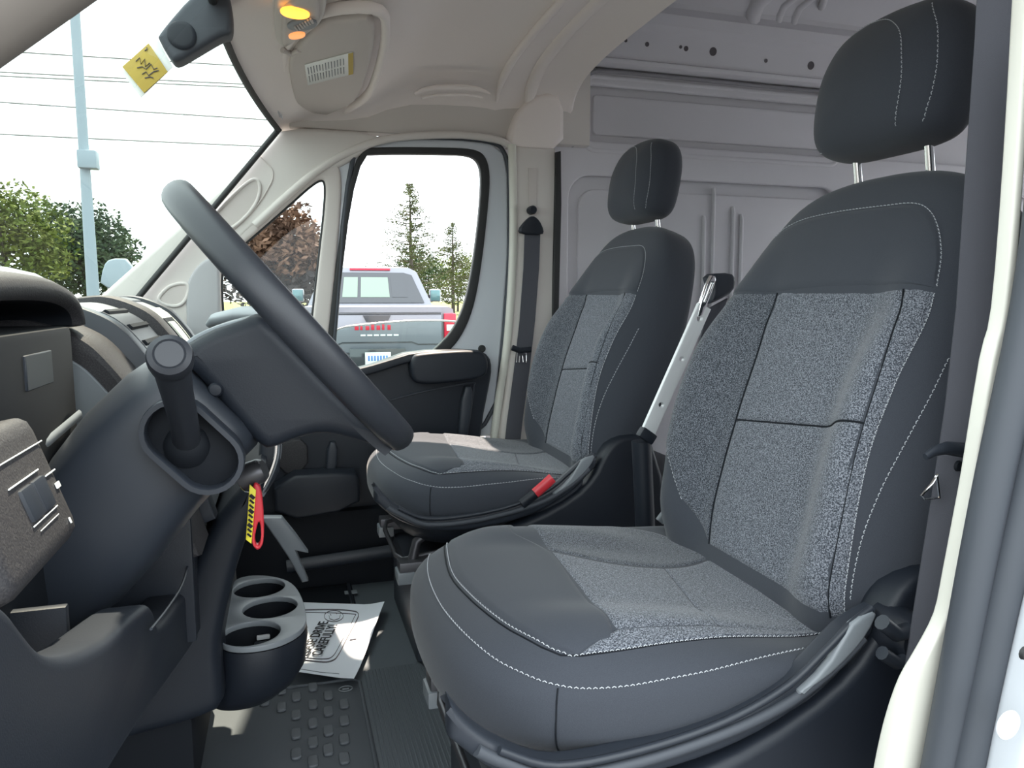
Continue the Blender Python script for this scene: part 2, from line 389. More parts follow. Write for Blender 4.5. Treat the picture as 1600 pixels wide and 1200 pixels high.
# side headers above both doors (outside skin closes the light)
for nm, y0, y1 in (('wall_right', YF+.005, YF+.06), ('wall_left', YN-.06, YN-.01)):
    struct(box2(nm, (.03, y0, 1.90), (.95, y1, 2.52), M['beige'], None, .004), 'roof side above the %s door' % ('passenger' if y0 > 1 else 'driver'))
ys_ = [YN-.02+(YF-YN+.04)*i/20 for i in range(21)]
struct(loft('wall_front', [[wsp(min(W1, max(W0, y)), 1)+Vector((.004, y-min(W1, max(W0, y)), .022)), Vector((wsx(y, 1)+.03, y, 2.06)), Vector((.22, y, 2.53)), Vector((.26, y, 2.53)), Vector((wsx(y, 1)+.05, y, 2.06)), wsp(min(W1, max(W0, y)), 1)+Vector((.016, y-min(W1, max(W0, y)), .026))] for y in ys_], M['white'], None, True, True, 40), 'roof front above the windshield')
tube('lower_lip', catmull(px([(398, 352), (455, 300), (500, 264), (540, 240), (585, 222), (640, 213), (720, 211), (778, 219), (800, 230)], y=2.226), 5), .011, M['beige'], hl, 10)
# grip groove above the passenger door
gp = catmull(px([(648, 147), (668, 139), (710, 136), (745, 139), (766, 147)], y=2.165), 6)
tube('grip_lip', gp, [.003+.006*math.sin(PI*i/(len(gp)-1)) for i in range(len(gp))], M['liner'], hl, 10)
tube('grip_lip', [p+Vector((0, .004, -.020)) for p in gp][4:-4], .004, M['liner'], hl, 10)

# ================================================================== windshield
g = [[wsp(W0+(W1-W0)*i/24, -.05+1.05*j/12) for i in range(25)] for j in range(13)]
w1 = sempty('window_1', (-.5, YC, 1.3), 'windshield')
loft('pane', g, M['wsglass'], w1, False, False, 60)
tube('black_edge', [wsp(W1-.002, -.05+1.05*j/12)+Vector((.004, -.004, 0)) for j in range(13)], .008, M['seal'], w1, 8)
tube('black_edge', [wsp(W0+(W1-W0)*i/24, 1)+Vector((.0, 0, -.004)) for i in range(25)], .008, M['seal'], w1, 8)
tube('black_edge', [wsp(W0+.002, -.05+1.05*j/12)+Vector((.004, .004, 0)) for j in range(13)], .008, M['seal'], w1, 8)
# ---------------------------------------------------------------- far A-pillar trim
a1 = sempty('trim_1', (-.2, 2.2, 1.5), 'grey passenger side windshield pillar trim with a grip recess')
ap = px([(120, 492), (158, 461), (240, 388), (320, 316), (400, 243), (437, 205), (470, 200), (560, 205), (600, 215), (590, 226), (552, 250), (530, 262), (512, 268), (470, 292), (430, 326), (385, 366), (345, 407), (318, 436), (300, 470), (296, 520), (120, 520)], y=2.230)
plate('pillar_cover', [ap], 'y', 2.250, .05, M['beige'], a1, .014, 4)
grip = chaikin(px([(322, 352), (350, 318), (385, 286), (400, 278), (407, 290), (404, 310), (392, 330), (372, 350), (352, 362), (335, 366), (325, 362)], y=2.222), 2)
loop('grip_rim', grip, .005, M['beige'], a1, 8, 1.0)
plate('grip_pocket', [grip], 'y', 2.226, .010, M['visor'], a1, .004, 2)
tube('grip_seam', catmull(px([(390, 232), (408, 246), (424, 262), (426, 278), (420, 292), (408, 312), (390, 335), (368, 356), (345, 370)], y=2.222), 5), .0016, M['visor'], a1, 6)
sp = chaikin(px([(244, 470), (258, 452), (272, 444), (292, 442), (296, 452), (288, 474), (270, 480)], y=2.222), 2)
loop('speaker_rim', sp, .005, M['beige'], a1, 8)
plate('speaker_cover', [sp], 'y', 2.226, .008, M['visor'], a1, .003, 2)
# near A-pillar
a2 = sempty('trim_2', (-.2, .56, 1.5), 'soft brown grey driver side windshield pillar trim')
qa = [Vector((-.52, .57, 1.295+.055)), Vector((-.172, .57, 1.581+.055)), Vector((-.129, .57, 1.618+.055)), Vector((0, .57, 1.735+.055)), Vector((.12, .58, 1.86))]
tube('pillar_cover', catmull(qa, 4), .055, M['nearpillar'], a2, 16, .6, (0, 0, 1))
# ---------------------------------------------------------------- passenger door
dr = sempty('door_1', (.3, 2.25, .6), 'passenger door with half lowered window')
fr_out = px([(500, 700), (505, 560), (524, 262), (548, 236), (585, 221), (640, 217), (720, 219), (768, 225), (786, 240), (793, 275), (793, 400), (784, 520), (768, 680)], y=2.25)
win = chaikin(px([(510, 545), (514, 520), (552, 240), (600, 237), (700, 238), (738, 240), (752, 252), (756, 280), (752, 340), (742, 420), (730, 480), (712, 520), (690, 545), (660, 572), (600, 600), (508, 600)], y=2.25), 2)
plate('door_frame', [fr_out, win], 'y', 2.262, .05, M['white'], dr, .010, 3)
seal_o = chaikin(px([(505, 560), (510, 520), (549, 234), (600, 231), (704, 232), (744, 235), (759, 249), (764, 280), (759, 340), (749, 424), (737, 486), (718, 528), (694, 554), (660, 584), (600, 612), (503, 612)], y=2.25), 2)
seal_i = chaikin(px([(517, 545), (523, 520), (556, 245), (602, 242), (698, 243), (733, 245), (746, 256), (750, 280), (746, 340), (736, 418), (724, 476), (706, 515), (685, 538), (655, 563), (600, 590), (517, 590)], y=2.25), 2)
plate('window_seal', [seal_o, seal_i], 'y', 2.242, .026, M['seal'], dr, .005, 2)
loop('weatherstrip', chaikin(px([(520, 560), (546, 228), (585, 217), (640, 213), (720, 215), (772, 221), (790, 238), (797, 275), (797, 400), (788, 520), (770, 690), (500, 760)], y=2.235), 2), .007, M['rubber'], dr, 8)
gl = chaikin(px([(505, 535), (520, 516), (550, 509), (600, 504), (650, 501), (690, 501), (720, 503), (722, 540), (690, 580), (600, 610), (505, 610)], y=2.262), 1)
wg = sempty('window_2', (.3, 2.262, 1.25), 'green tinted passenger window glass wound halfway down')
raw('pane', gl, [tuple(range(len(gl)))], M['sglass'], wg, None)
tube('glass_edge', catmull(px([(512, 524), (535, 512), (570, 507), (620, 502.5), (660, 501), (700, 501.5), (716, 503)], y=2.262), 6), .0028, M['film'], wg, 6)
# inner panel
dp = px([(395, 600), (480, 590), (570, 573), (605, 561), (640, 548), (744, 545), (764, 556), (768, 575), (764, 600), (752, 660), (742, 760), (620, 860), (395, 860)], y=2.2)
plate('door_panel', [chaikin(dp, 1)], 'y', 2.215, .055, M['plastic'], dr, .010, 3)
arm = chaikin(px([(641, 556), (660, 551), (740, 546), (757, 552), (762, 570), (757, 588), (735, 594), (655, 602), (641, 590)], y=2.15), 2)
plate('armrest', [arm], 'y', 2.168, .075, M['plastic'], dr, .012, 4)
plate('sill_ledge', [chaikin(px([(470, 596), (570, 572), (610, 560), (645, 549), (700, 547), (700, 556), (645, 562), (570, 586), (470, 612)], y=2.19), 1)], 'y', 2.185, .06, M['plastic'], dr, .006, 3)
tube('panel_crease', catmull(px([(610, 625), (660, 612), (735, 598), (740, 604), (736, 640), (728, 690)], y=2.186), 5), .003, M['plastic_gl'], dr, 6)
plate('pull_handle', [chaikin(px([(722, 604), (738, 602), (736, 640), (728, 690), (714, 690)], y=2.17), 1)], 'y', 2.172, .03, M['plastic_gl'], dr, .006, 2)
plate('map_pocket', [chaikin(px([(428, 742), (552, 733), (562, 748), (560, 790), (430, 812)], y=2.13), 1)], 'y', 2.14, .09, M['plastic'], dr, .010, 3)
plate('pocket_panel', [chaikin(px([(436, 690), (480, 684), (482, 735), (436, 742)], y=2.18), 1)], 'y', 2.182, .02, M['greyplastic'] if 0 else M['dash'], dr, .006, 2)
plate('panel_rib', [chaikin(px([(512, 690), (528, 690), (526, 738), (508, 744)], y=2.17), 1)], 'y', 2.175, .03, M['plastic_gl'], dr, .006, 2)
box2('lower_panel', (-.35, 2.16, .50), (.66, 2.27, .80), M['dark'], dr, .02)
box2('lower_panel', (-.45, 2.235, .70), (.555, 2.27, 1.20), M['dark'], dr, .01)
tube('sill_tread', [(-.02, 2.12, .66), (.2, 2.12, .672), (.34, 2.12, .68)], .02, M['plastic_gl'], dr, 10, .6)
lathe('door_bumper', [(0, .004), (.009, .004), (.012, .001), (.012, -.004)], frame(at(753, 545, y=2.234), (0, -1, 0)), M['seal'], dr, 16)
# quarter window
qw = sempty('window_3', (.05, 2.25, 1.5), 'small triangular fixed quarter window')
qi = chaikin(px([(350, 520), (345, 440), (350, 408), (400, 366), (450, 322), (490, 286), (505, 281), (509, 292), (507, 330), (499, 400), (488, 500), (482, 560), (350, 560)], y=2.25), 2)
qo = chaikin(px([(300, 560), (298, 440), (330, 395), (385, 350), (450, 296), (492, 262), (522, 254), (533, 268), (533, 320), (524, 420), (512, 540), (505, 600), (300, 600)], y=2.25), 2)
plate('trim_frame', [qo, qi], 'y', 2.247, .04, M['visor'], qw, .010, 3)
loop('glass_seal', [Vector((p.x, 2.240, p.z)) for p in qi], .0055, M['seal'], qw, 8)
raw('pane', [Vector((p.x, 2.262, p.z)) for p in qi], [tuple(range(len(qi)))], M['qglass'], qw, None)
plate('post', [px([(527, 262), (556, 225), (548, 262), (521, 500), (512, 600), (498, 600), (512, 480)], y=2.25)], 'y', 2.270, .03, M['white'], qw, .005, 2)
plate('sail_panel', [chaikin(px([(292, 500), (290, 450), (300, 425), (318, 406), (342, 398), (344, 440), (344, 520), (292, 540)], y=2.225), 2)], 'y', 2.232, .03, M['greyplastic'], qw, .008, 3)
# ---------------------------------------------------------------- far B-pillar
b1 = sempty('trim_3', (.76, 2.22, .6), 'cream door pillar trim behind the passenger door')
bp_ = px([(802, 228), (868, 232), (871, 300), (868, 450), (860, 700), (850, 900), (770, 900), (775, 700), (790, 600), (797, 500), (803, 400)], y=2.22)
plate('pillar_cover', [bp_], 'y', 2.245, .06, M['beige'], b1, .012, 4)
tube('door_lip', catmull(px([(800, 226), (802, 330), (800, 430), (792, 540), (780, 620), (770, 700)], y=2.215), 4), .013, M['cream'], b1, 10)
plate('slot', [px([(826, 262), (840, 262), (839, 345), (827, 345)], y=2.21)], 'y', 2.214, .004, M['visor'], b1, .001, 1)
plate('gap_seal', [px([(868, 238), (876, 236), (877, 320), (872, 520), (862, 560), (864, 420)], y=2.21)], 'y', 2.22, .03, M['seal'], b1, .004, 2)
plate('upper_cover', [chaikin(px([(793, 237), (796, 205), (812, 165), (850, 140), (884, 150), (884, 237)], y=2.22), 1)], 'y', 2.250, .05, M['liner'], b1, .02, 4)

# ================================================================== seats
def cat_closed(pts, n=8): return catmull([Vector((a, b, 0)) for a, b in pts], n, True)
class Pillow:
    """padded block: closed outline in a plane (p across, q along), front height H, back depth Hb"""
    def __init__(s, outline, c, O, ta, tb, tn, H, Hb, n, bump, y0):
        s.c = c; s.O = Vector(O); s.ta, s.tb, s.tn = Vector(ta), Vector(tb), Vector(tn)
        s.H, s.Hb, s.n, s.bump, s.y0 = H, Hb, n, bump, y0
        oc = cat_closed(outline); s.N = 128; ang = []
        for p in oc: ang.append((math.atan2(p.y-c[1], p.x-c[0]), math.hypot(p.x-c[0], p.y-c[1])))
        ang.sort(); s.tab = []
        for i in range(s.N):
            t = -PI+2*PI*i/s.N; best = None
            k = len(ang)
            j = next((m for m in range(k) if ang[m][0] > t), 0)
            a0, r0 = ang[j-1]; a1, r1 = ang[j % k]
            if j == 0: a0 -= 2*PI
            if a1 < a0: a1 += 2*PI
            if a1 < t: a1 += 2*PI; a0 += 2*PI
            f = (t-a0)/max(1e-6, a1-a0); s.tab.append(r0+(r1-r0)*min(1, max(0, f)))
    def R(s, t):
        f = (t+PI)/(2*PI)*s.N; i = int(math.floor(f)); f -= i
        return s.tab[i % s.N]*(1-f)+s.tab[(i+1) % s.N]*f
    def sval(s, p, q):
        a, b = p-s.c[0], q-s.c[1]; r = math.hypot(a, b)
        return r/s.R(math.atan2(b, a)) if r > 1e-9 else 0
    def h(s, p, q):
        k = min(1, s.sval(p, q))
        return s.H*(1-k**s.n)**(1/s.n)+s.bump(p, q)*(1-k**5)
    def W(s, p, q, h): return s.O+s.ta*p+s.tb*q+s.tn*h
    def S(s, p, q, off=0): return s.W(p, q, s.h(p, q)+off)
    def inside(s, X):
        """positive inside the padding in front of the plane"""
        Q = X-s.O; p, q, e = Q.dot(s.ta), Q.dot(s.tb), Q.dot(s.tn); k = s.sval(p, q)
        if k >= 1 or e < -.02: return -1, p, q
        return s.h(p, q)-e, p, q
    def hit(s, a, b, smax=.996):
        """plane coordinates of the first surface point met by a line of sight"""
        d = (FW+RT*((a-800)/FPX)+UP*((600-b)/FPX)).normalized(); t0 = (s.O-CAM).dot(d)-.7; last = None
        t = max(.2, t0)
        while t < t0+1.8:
            v, p, q = s.inside(CAM+d*t)
            if v > 0:
                lo, hi = t-.004, t
                for _ in range(14):
                    m = (lo+hi)/2
                    if s.inside(CAM+d*m)[0] > 0: hi = m
                    else: lo = m
                v, p, q = s.inside(CAM+d*hi); break
            t += .004
        else:                                   # grazing: nearest point of the outline
            t = (s.O+s.tn*s.H*.5-CAM).dot(s.tn)/d.dot(s.tn); X = CAM+d*t-s.O; p, q = X.dot(s.ta), X.dot(s.tb)
        k = s.sval(p, q)
        if k > smax: p = s.c[0]+(p-s.c[0])*smax/k; q = s.c[1]+(q-s.c[1])*smax/k
        return Vector((p, q, 0))
    def mesh(s, name, mats, parent, nphi=144):
        ss = [.06*i for i in range(1, 15)]+[.87, .90, .925, .945, .96, .973, .983, .991, .997, 1]
        v = [s.S(*s.c)]; f = []; rows = [[0]]
        def ring(k, back):
            out = []
            for i in range(nphi):
                t = -PI+2*PI*i/nphi; r = s.R(t)*k; p, q = s.c[0]+r*math.cos(t), s.c[1]+r*math.sin(t)
                h = s.h(p, q) if not back else -s.Hb*(1-min(1, k)**s.n)**(1/s.n)
                v.append(s.W(p, q, h)); out.append(len(v)-1)
            return out
        for k in ss: rows.append(ring(k, False))
        for k in ss[::-1][1:]: rows.append(ring(k, True))
        v.append(s.W(s.c[0], s.c[1], -s.Hb)); rows.append([len(v)-1])
        for A, B in zip(rows, rows[1:]):
            for i in range(nphi):
                j = (i+1) % nphi
                if len(A) == 1: f.append((A[0], B[i], B[j]))
                elif len(B) == 1: f.append((A[i], B[0], A[j]))
                else: f.append((A[i], B[i], B[j], A[j]))
        return raw(name, v, f, mats, parent, 80)
    def curve(s, pxs, n=6): return catmull([s.hit(a, b) for a, b in pxs], n)
    def patch(s, name, A, B, mats, parent, off=.003, n=48, m=28, lo=-.0006):
        """cloth panel between two plane curves"""
        A = resample(A, n); B = resample(B, n); v = []; f = []
        for i in range(n):
            for j in range(m):
                P = A[i].lerp(B[i], j/(m-1))
                e = min(i/(n-1), 1-i/(n-1))*n/1.2; g = min(j/(m-1), 1-j/(m-1))*m/1.2
                k = min(1, e)*min(1, g); k = 1-(1-k)**2
                v.append(s.S(P.x, P.y, lo+(off-lo)*k))
        for i in range(n-1):
            for j in range(m-1): f.append((i*m+j, i*m+j+1, (i+1)*m+j+1, (i+1)*m+j))
        return raw(name, v, f, mats, parent, 80)
    def stitch(s, curves, parent, r=.00062, dash=.0050, gap=.0018, off=.0016, name='stitching'):
        bm = bmesh.new()
        for c in curves:
            L = sum((b-a).length for a, b in zip(c, c[1:])); k = max(2, int(L/(dash+gap)))
            P = resample(c, k*3+1)
            for i in range(k):
                a, b, m2 = P[3*i], P[3*i+2], P[3*i+1]
                bm_tube(bm, [s.S(a.x, a.y, off-.0008), s.S(m2.x, m2.y, off+.0006), s.S(b.x, b.y, off-.0008)], r, 4)
        o = frombm(name, bm, M['thread'], parent, None); o['kind'] = 'stuff'; return o
    def seam(s, c, parent, r=.0016, off=.0004, name='seam', m='dark'):
        return tube(name, [s.S(p.x, p.y, off) for p in resample(c, 40)], r, M[m], parent, 6)
def sm(a, b, x):
    t = max(0, min(1, (x-a)/(b-a))); return t*t*(3-2*t)
def mir(half): return half+[(-a, b) for a, b in half[::-1] if abs(a) > 1e-6]

Y0 = .94
BACK_A = math.radians(18.5)
bt = Vector((math.sin(BACK_A), 0, math.cos(BACK_A))); bn = Vector((-math.cos(BACK_A), 0, math.sin(BACK_A)))
YV = Vector((0, 1, 0))
back = Pillow(mir([(0, -.04), (.13, -.038), (.20, -.02), (.243, .05), (.265, .14), (.275, .24), (.272, .34), (.260, .44), (.243, .52), (.215, .60), (.178, .65), (.125, .677), (.06, .688), (0, .69)]),
              (0, .30), (.70, Y0, .94), YV, bt, bn, .080, .065, 4.2,
              lambda p, q: .076*sm(.10, .22, abs(p))*sm(-.05, .10, q)*(1-sm(.36, .62, q))+.012*sm(.10, .3, q)*(1-sm(.3, .5, q))+.012*sm(.45, .5, q)*(1-sm(.55, .65, q)), Y0)
cush = Pillow(mir([(0, 0), (.10, .006), (.17, .026), (.222, .070), (.252, .13), (.268, .22), (.270, .34), (.268, .46), (.25, .53), (.18, .55), (0, .552)]),
              (0, .29), (.155, Y0, .968), YV, (1, 0, 0), (0, 0, 1), .078, .075, 3.2,
              lambda p, q: .018*sm(.10, .19, abs(p))*sm(.05, .16, q)*(1-sm(.3, .5, q))-.052*sm(.10, .5, q)+.012*(1-sm(.02, .2, q)), Y0)
HA = math.radians(9)
ht = Vector((math.sin(HA), 0, math.cos(HA))); hn = Vector((-math.cos(HA), 0, math.sin(HA)))
head = Pillow(mir([(0, -.102), (.075, -.100), (.115, -.088), (.131, -.055), (.135, 0), (.129, .048), (.108, .084), (.07, .101), (0, .107)]),
              (0, 0), (.895, Y0, 1.735), YV, ht, hn, .074, .056, 2.7, lambda p, q: -.012*sm(.0, .1, q), Y0)
def make_seat():
    t = thing('cab_seat', 'near driver seat in grey heather cloth, largest object in view', 'seat', (.44, Y0, .57), 'front cab seats')
    # pedestal and frame
    box2('pedestal', (.235, Y0-.19, .57), (.70, Y0+.19, .775), M['plastic_gl'], t, .02)
    plate('pedestal_shield', [chaikin(px([(1045, 1215), (1180, 1150), (1290, 1075), (1345, 1012), (1372, 950), (1400, 905), (1440, 880), (1520, 880), (1540, 1300), (1045, 1300)], y=Y0-.27), 1)], 'y', Y0-.262, .05, M['plastic'], t, .012, 3)
    box2('pedestal_shield', (.40, Y0-.25, .60), (.72, Y0-.20, .93), M['plastic'], t, .02)
    box2('recliner_base', (.74, Y0-.24, .57), (1.0, Y0+.24, .98), M['plastic'], t, .03)
    for s in (-1, 1):
        box2('slide_rail', (.20, Y0+s*.175-.022, .79), (.66, Y0+s*.175+.022, .822), M['gmetal'], t, .004)
        tube('frame_leg', [(.23, Y0+s*.165, .80), (.245, Y0+s*.165, .86), (.30, Y0+s*.165, .90)], .012, M['gmetal'], t, 8)
        box2('rail_cap', (.195, Y0+s*.175-.026, .772), (.235, Y0+s*.175+.026, .80), M['satin'], t, .004)
    tube('release_bar', [(.30, Y0-.16, .83), (.215, Y0-.15, .815), (.205, Y0-.10, .81), (.205, Y0+.10, .81), (.215, Y0+.15, .815), (.30, Y0+.16, .83)], .006, M['gmetal'], t, 8)
    pan = Pillow(mir([(0, .02), (.12, .03), (.19, .06), (.225, .12), (.235, .30), (.22, .48), (0, .5)]), (0, .27), (.175, Y0, .915), YV, (1, 0, 0), (0, 0, -1), .085, .02, 2.6, lambda p, q: 0, Y0)
    pan.mesh('cushion_pan', M['plastic'], t, 48)
    # cushion
    cush.mesh('cushion', M['fabric'], t)
    A = cush.curve([(720, 812), (702, 826), (695, 850), (703, 885), (735, 930), (790, 975), (850, 1008), (880, 1021), (905, 1025), (1000, 1012), (1150, 996), (1285, 990)])
    B = cush.curve([(668, 862), (668, 892), (685, 940), (720, 985), (765, 1025), (820, 1055), (875, 1073), (940, 1077), (1020, 1067), (1120, 1047), (1220, 1022), (1300, 1005)])
    fs = cush.curve([(862, 862), (950, 880), (1040, 888), (1112, 872)]); ns = cush.curve([(962, 985), (1050, 979), (1180, 984), (1275, 984)])
    md = (.38, .40)
    k1 = resample(fs, 30); k2 = resample(ns, 30)
    cush.patch('seat_center', k1[:19], k2[:15], M['heather'], t, .0022)
    cush.patch('seat_center', k1[18:], k2[14:], M['heather'], t, .0022)
    cush.patch('seat_wing', cush.curve([(760, 804), (800, 800), (900, 806), (1020, 832), (1080, 858)]), cush.curve([(858, 860), (950, 879), (1040, 887), (1110, 871)]), M['heather_shaded'], t, .0025)
    cush.patch('seat_wing', cush.curve([(960, 987), (1050, 981), (1180, 986), (1272, 986)]), cush.curve([(905, 1023), (1000, 1010), (1150, 994), (1280, 989)]), M['heather'], t, .0025)
    A1 = cush.curve([(720, 813), (704, 828), (698, 850), (706, 885), (738, 928), (793, 972), (853, 1005), (902, 1021)])
    cush.patch('front_panel', cush.curve([(757, 804), (800, 830), (858, 861), (900, 915), (958, 985), (935, 1003), (903, 1021)]), A1, M['fabric'], t, .003)
    cush.stitch([A, B], t); cush.seam([p+Vector((0, -.004, 0)) for p in resample(A, 40)], t, .0012, 0)
    c = cush.hit(872, 1076); u_ = Vector((c.x-cush.c[0], c.y-cush.c[1], 0)); k0 = cush.sval(c.x, c.y); u_ /= k0; P = []
    for k in [k0+(1-k0)*i/8 for i in range(9)]: P.append(cush.S(cush.c[0]+u_.x*k, cush.c[1]+u_.y*k, .0006))
    for k in (1, .999, .996, .99, .98, .965, .95): P.append(cush.W(cush.c[0]+u_.x*k*1.003, cush.c[1]+u_.y*k*1.003, -cush.Hb*max(0, 1-k**cush.n)**(1/cush.n)-.0004))
    tube('corner_seam', P, .0010, M['dark'], t, 6)
    # side valance strip and recliner cover
    up_ = px([(700, 1090), (735, 1130), (790, 1165), (870, 1188), (1000, 1163), (1130, 1118), (1230, 1062), (1290, 1005), (1325, 972), (1366, 948)], y=Y0-.275)
    lo_ = px([(1360, 985), (1338, 1010), (1285, 1070), (1180, 1142), (1050, 1195), (900, 1225), (780, 1205), (700, 1150)], y=Y0-.275)
    plate('side_valance', [catmull(up_, 4)+catmull(lo_, 4)], 'y', Y0-.268, .030, M['plastic_gl'], t, .009, 3)
    tube('valance_lip', catmull(px([(780, 1172), (870, 1196), (1000, 1172), (1130, 1128), (1230, 1072), (1292, 1014), (1330, 975), (1362, 950)], y=Y0-.285), 5), .0045, M['plastic_gl'], t, 8)
    plate('recliner_cover', [chaikin(px([(1232, 1090), (1286, 1040), (1314, 992), (1330, 966), (1368, 948), (1352, 985), (1322, 1022), (1284, 1058)], y=Y0-.285), 1)], 'y', Y0-.286, .012, M['satin'], t, .004, 3)
    tube('valance_trim', catmull(px([(745, 1172), (790, 1192), (870, 1214), (1000, 1190), (1130, 1146), (1220, 1104), (1275, 1066), (1318, 1028), (1348, 996)], y=Y0-.284), 5), .0065, M['rubber'], t, 8)
    # backrest
    back.mesh('backrest', M['fabric'], t)
    L = back.curve([(1066, 780), (1056, 752), (1044, 710), (1040, 655), (1050, 600), (1074, 550), (1108, 500), (1146, 456)])
    s1 = back.curve([(1108, 850), (1115, 790), (1132, 720), (1152, 650), (1178, 570), (1200, 500), (1215, 458)])
    s2 = back.curve([(1298, 965), (1305, 870), (1325, 770), (1352, 660), (1380, 570), (1400, 505), (1412, 452)])
    Rr = back.curve([(1322, 965), (1326, 890), (1340, 800), (1362, 700), (1396, 610), (1440, 520), (1462, 456)])
    back.patch('back_wing', L, s1, M['heather_shaded'], t, .003); back.patch('back_wing', s2, Rr, M['heather'], t, .0028, 40, 10)
    q1, q2 = resample(s1, 40), resample(s2, 40)
    back.patch('back_center', q1[:20], q2[:23], M['heather'], t, .0025); back.patch('back_center', q1[19:], q2[22:], M['heather'], t, .0025)
    for c in (s1, s2, [q1[19], q1[19].lerp(q2[22], .5), q2[22]]): back.seam(c, t, .0013, .0006)
    top = back.curve([(1150, 447), (1170, 411), (1200, 376), (1240, 350), (1300, 333), (1380, 322), (1430, 318), (1455, 331), (1468, 360), (1472, 400), (1465, 450)])
    T2 = [p.lerp(Vector((.0, .47, 0)), .012) for p in top]
    n = len(T2)
    bot = resample(back.curve([(1150, 452), (1200, 456), (1300, 446), (1400, 443), (1462, 450)]), n)
    back.patch('upper_panel', T2, bot, M['fabric'], t, .0022)
    S2 = back.curve([(1484, 560), (1455, 620), (1412, 700), (1376, 770), (1346, 850), (1330, 940)])
    back.stitch([top, L, Rr, S2], t)
    # headrest with posts
    hd = head.mesh('headrest', M['fabric'], t)
    f1 = head.curve([(1285, 240), (1266, 240), (1258, 222), (1258, 190), (1262, 140), (1275, 105), (1300, 75), (1340, 48), (1380, 31), (1400, 38), (1409, 60), (1410, 110), (1404, 160), (1401, 200)])
    f2 = head.curve([(1458, 4), (1466, 40), (1466, 90), (1458, 140), (1447, 178), (1441, 192)])
    head.stitch([f1, f2], hd)
    for s in (-1, 1):
        y = Y0+s*.07
        tube('headrest_post', [(.885, y, 1.67), (.905, y, 1.55)], .0065, M['chrome'], t, 12)
        lathe('post_collar', [(0, .004), (.016, .004), (.018, 0), (.016, -.008)], frame((.901, y, 1.588), (-.15, 0, 1)), M['plastic_gl'], t, 16)
    return t
seat1 = make_seat()
pass_seat = join_tree_copy(seat1)
pass_seat.location = (.468, Y0+.87, .57); pass_seat['label'] = 'passenger seat beyond, beside the door, with a red belt buckle at its hip'
LOC[pass_seat.name] = tuple(pass_seat.location)
for c_ in COL.objects:
    if c_.parent == pass_seat and c_.name.startswith('headrest') and 'post' not in c_.name: c_.location.z = -.018
# what only one of them shows
kn = lathe('recliner_knob', [(0, .030), (.020, .030), (.026, .024), (.028, .004), (.030, 0), (.030, -.02)], frame(at(1402, 985, y=.655), (0, -1, 0)), M['plastic'], seat1, 24)
tube('knob_grip', px([(1378, 972), (1400, 990), (1420, 985)], y=.625), .009, M['plastic_gl'], seat1, 10)
tube('knob_grip', px([(1378, 1020), (1400, 1035), (1412, 1030)], y=.628), .008, M['plastic_gl'], seat1, 10)
# seat tag with lettering on the outer bolster
P0 = at(1474, 565, y=.705); P1 = at(1490, 535, y=.735)
nb = (CAM-P0).normalized(); dv = (P1-P0); dv = (dv-nb*dv.dot(nb)).normalized()
Mx = Matrix.Translation(P0+nb*.004) @ Matrix((dv, nb.cross(dv), nb)).transposed().to_4x4()
tg = raw('side_tag', [Mx @ Vector(p) for p in ((-.024, -.008, 0), (.044, -.008, 0), (.044, .008, 0), (-.024, .008, 0))], [(0, 1, 2, 3)], M['plastic'], seat1, None)
text('tag_lettering', 'airbag', Mx @ Matrix.Translation((.012, 0, .0006)) @ Matrix.Rotation(PI, 4, 'Z'), .014, M['greyplastic'], tg)
# passenger buckle
bk = tube('buckle', px([(836, 771), (850, 759), (863, 747)], y=1.515), .0125, M['red'], pass_seat, 10, .6)
tube('buckle_stalk', px([(815, 788), (838, 770)], y=1.52), .012, M['plastic'], pass_seat, 8, .6)

# ================================================================== dashboard
db = thing('dashboard', 'black dashboard below the windshield with hooded cluster and centre stack', 'dashboard', (-.3, YC, .60))
# top deck under the glass
deck = [(-.60, 1.20), (-.60, 1.365), (-.50, 1.385), (-.40, 1.388), (-.36, 1.37), (-.34, 1.20)]
loft('top_deck', [[Vector((x+.03*abs(y-YC)*0, y, z)) for x, z in deck] for y in (.56, 1.0, 1.4, 1.8, 2.20)], M['dash'], db, True, True, 30)
prof = [(-.50, 1.36), (-.45, 1.396), (-.391, 1.412), (-.335, 1.423), (-.290, 1.423), (-.237, 1.400), (-.205, 1.366), (-.180, 1.325), (-.155, 1.26), (-.13, 1.17), (-.11, 1.10), (-.30, 1.02), (-.48, 1.10)]
pc = catmull([Vector((a, 0, b)) for a, b in prof[:11]], 5)
def slab(name, y0, y1, dx, dz, m, sc_=1.0, bev=.006):
    """slice of the dash profile between two lateral stations, edges rounded"""
    cx, cz = -.30, 1.20
    base = [Vector((cx+(p.x-cx)*sc_+dx, 0, cz+(p.z-cz)*sc_+dz)) for p in pc]+[Vector((-.30, 0, 1.02)), Vector((-.48, 0, 1.06))]
    secs = []
    for y, k in ((y0, bev), (y0+bev*.3, bev*.3), (y0+bev, 0), (y1-bev, 0), (y1-bev*.3, bev*.3), (y1, bev)):
        secs.append([Vector((p.x-(p.x-cx)/.25*k, y, p.z-(p.z-cz)/.25*k)) for p in base])
    return loft(name, secs, m, db, True, True, 35)
slab('textured_cheek', 1.045, 1.165, -.010, -.030, M['dash'], 1.0, .014)
slab('cheek_facing', 1.041, 1.06, -.012, -.040, M['satin'], .90, .003)
slab('trim_band', 1.165, 1.205, .0, -.012, M['plastic_gl'], 1.0, .004)
slab('vent_face', 1.205, 1.425, -.008, -.014, M['satin'], 1.0, .002)
slab('stack_ridge', 1.425, 1.495, .004, -.002, M['dash'], 1.0, .010)
slab('stack_face', 1.495, 1.70, -.008, -.008, M['satin'], 1.0, .002)
slab('stack_ridge', 1.70, 1.735, .0, -.002, M['plastic_gl'], 1.0, .006)
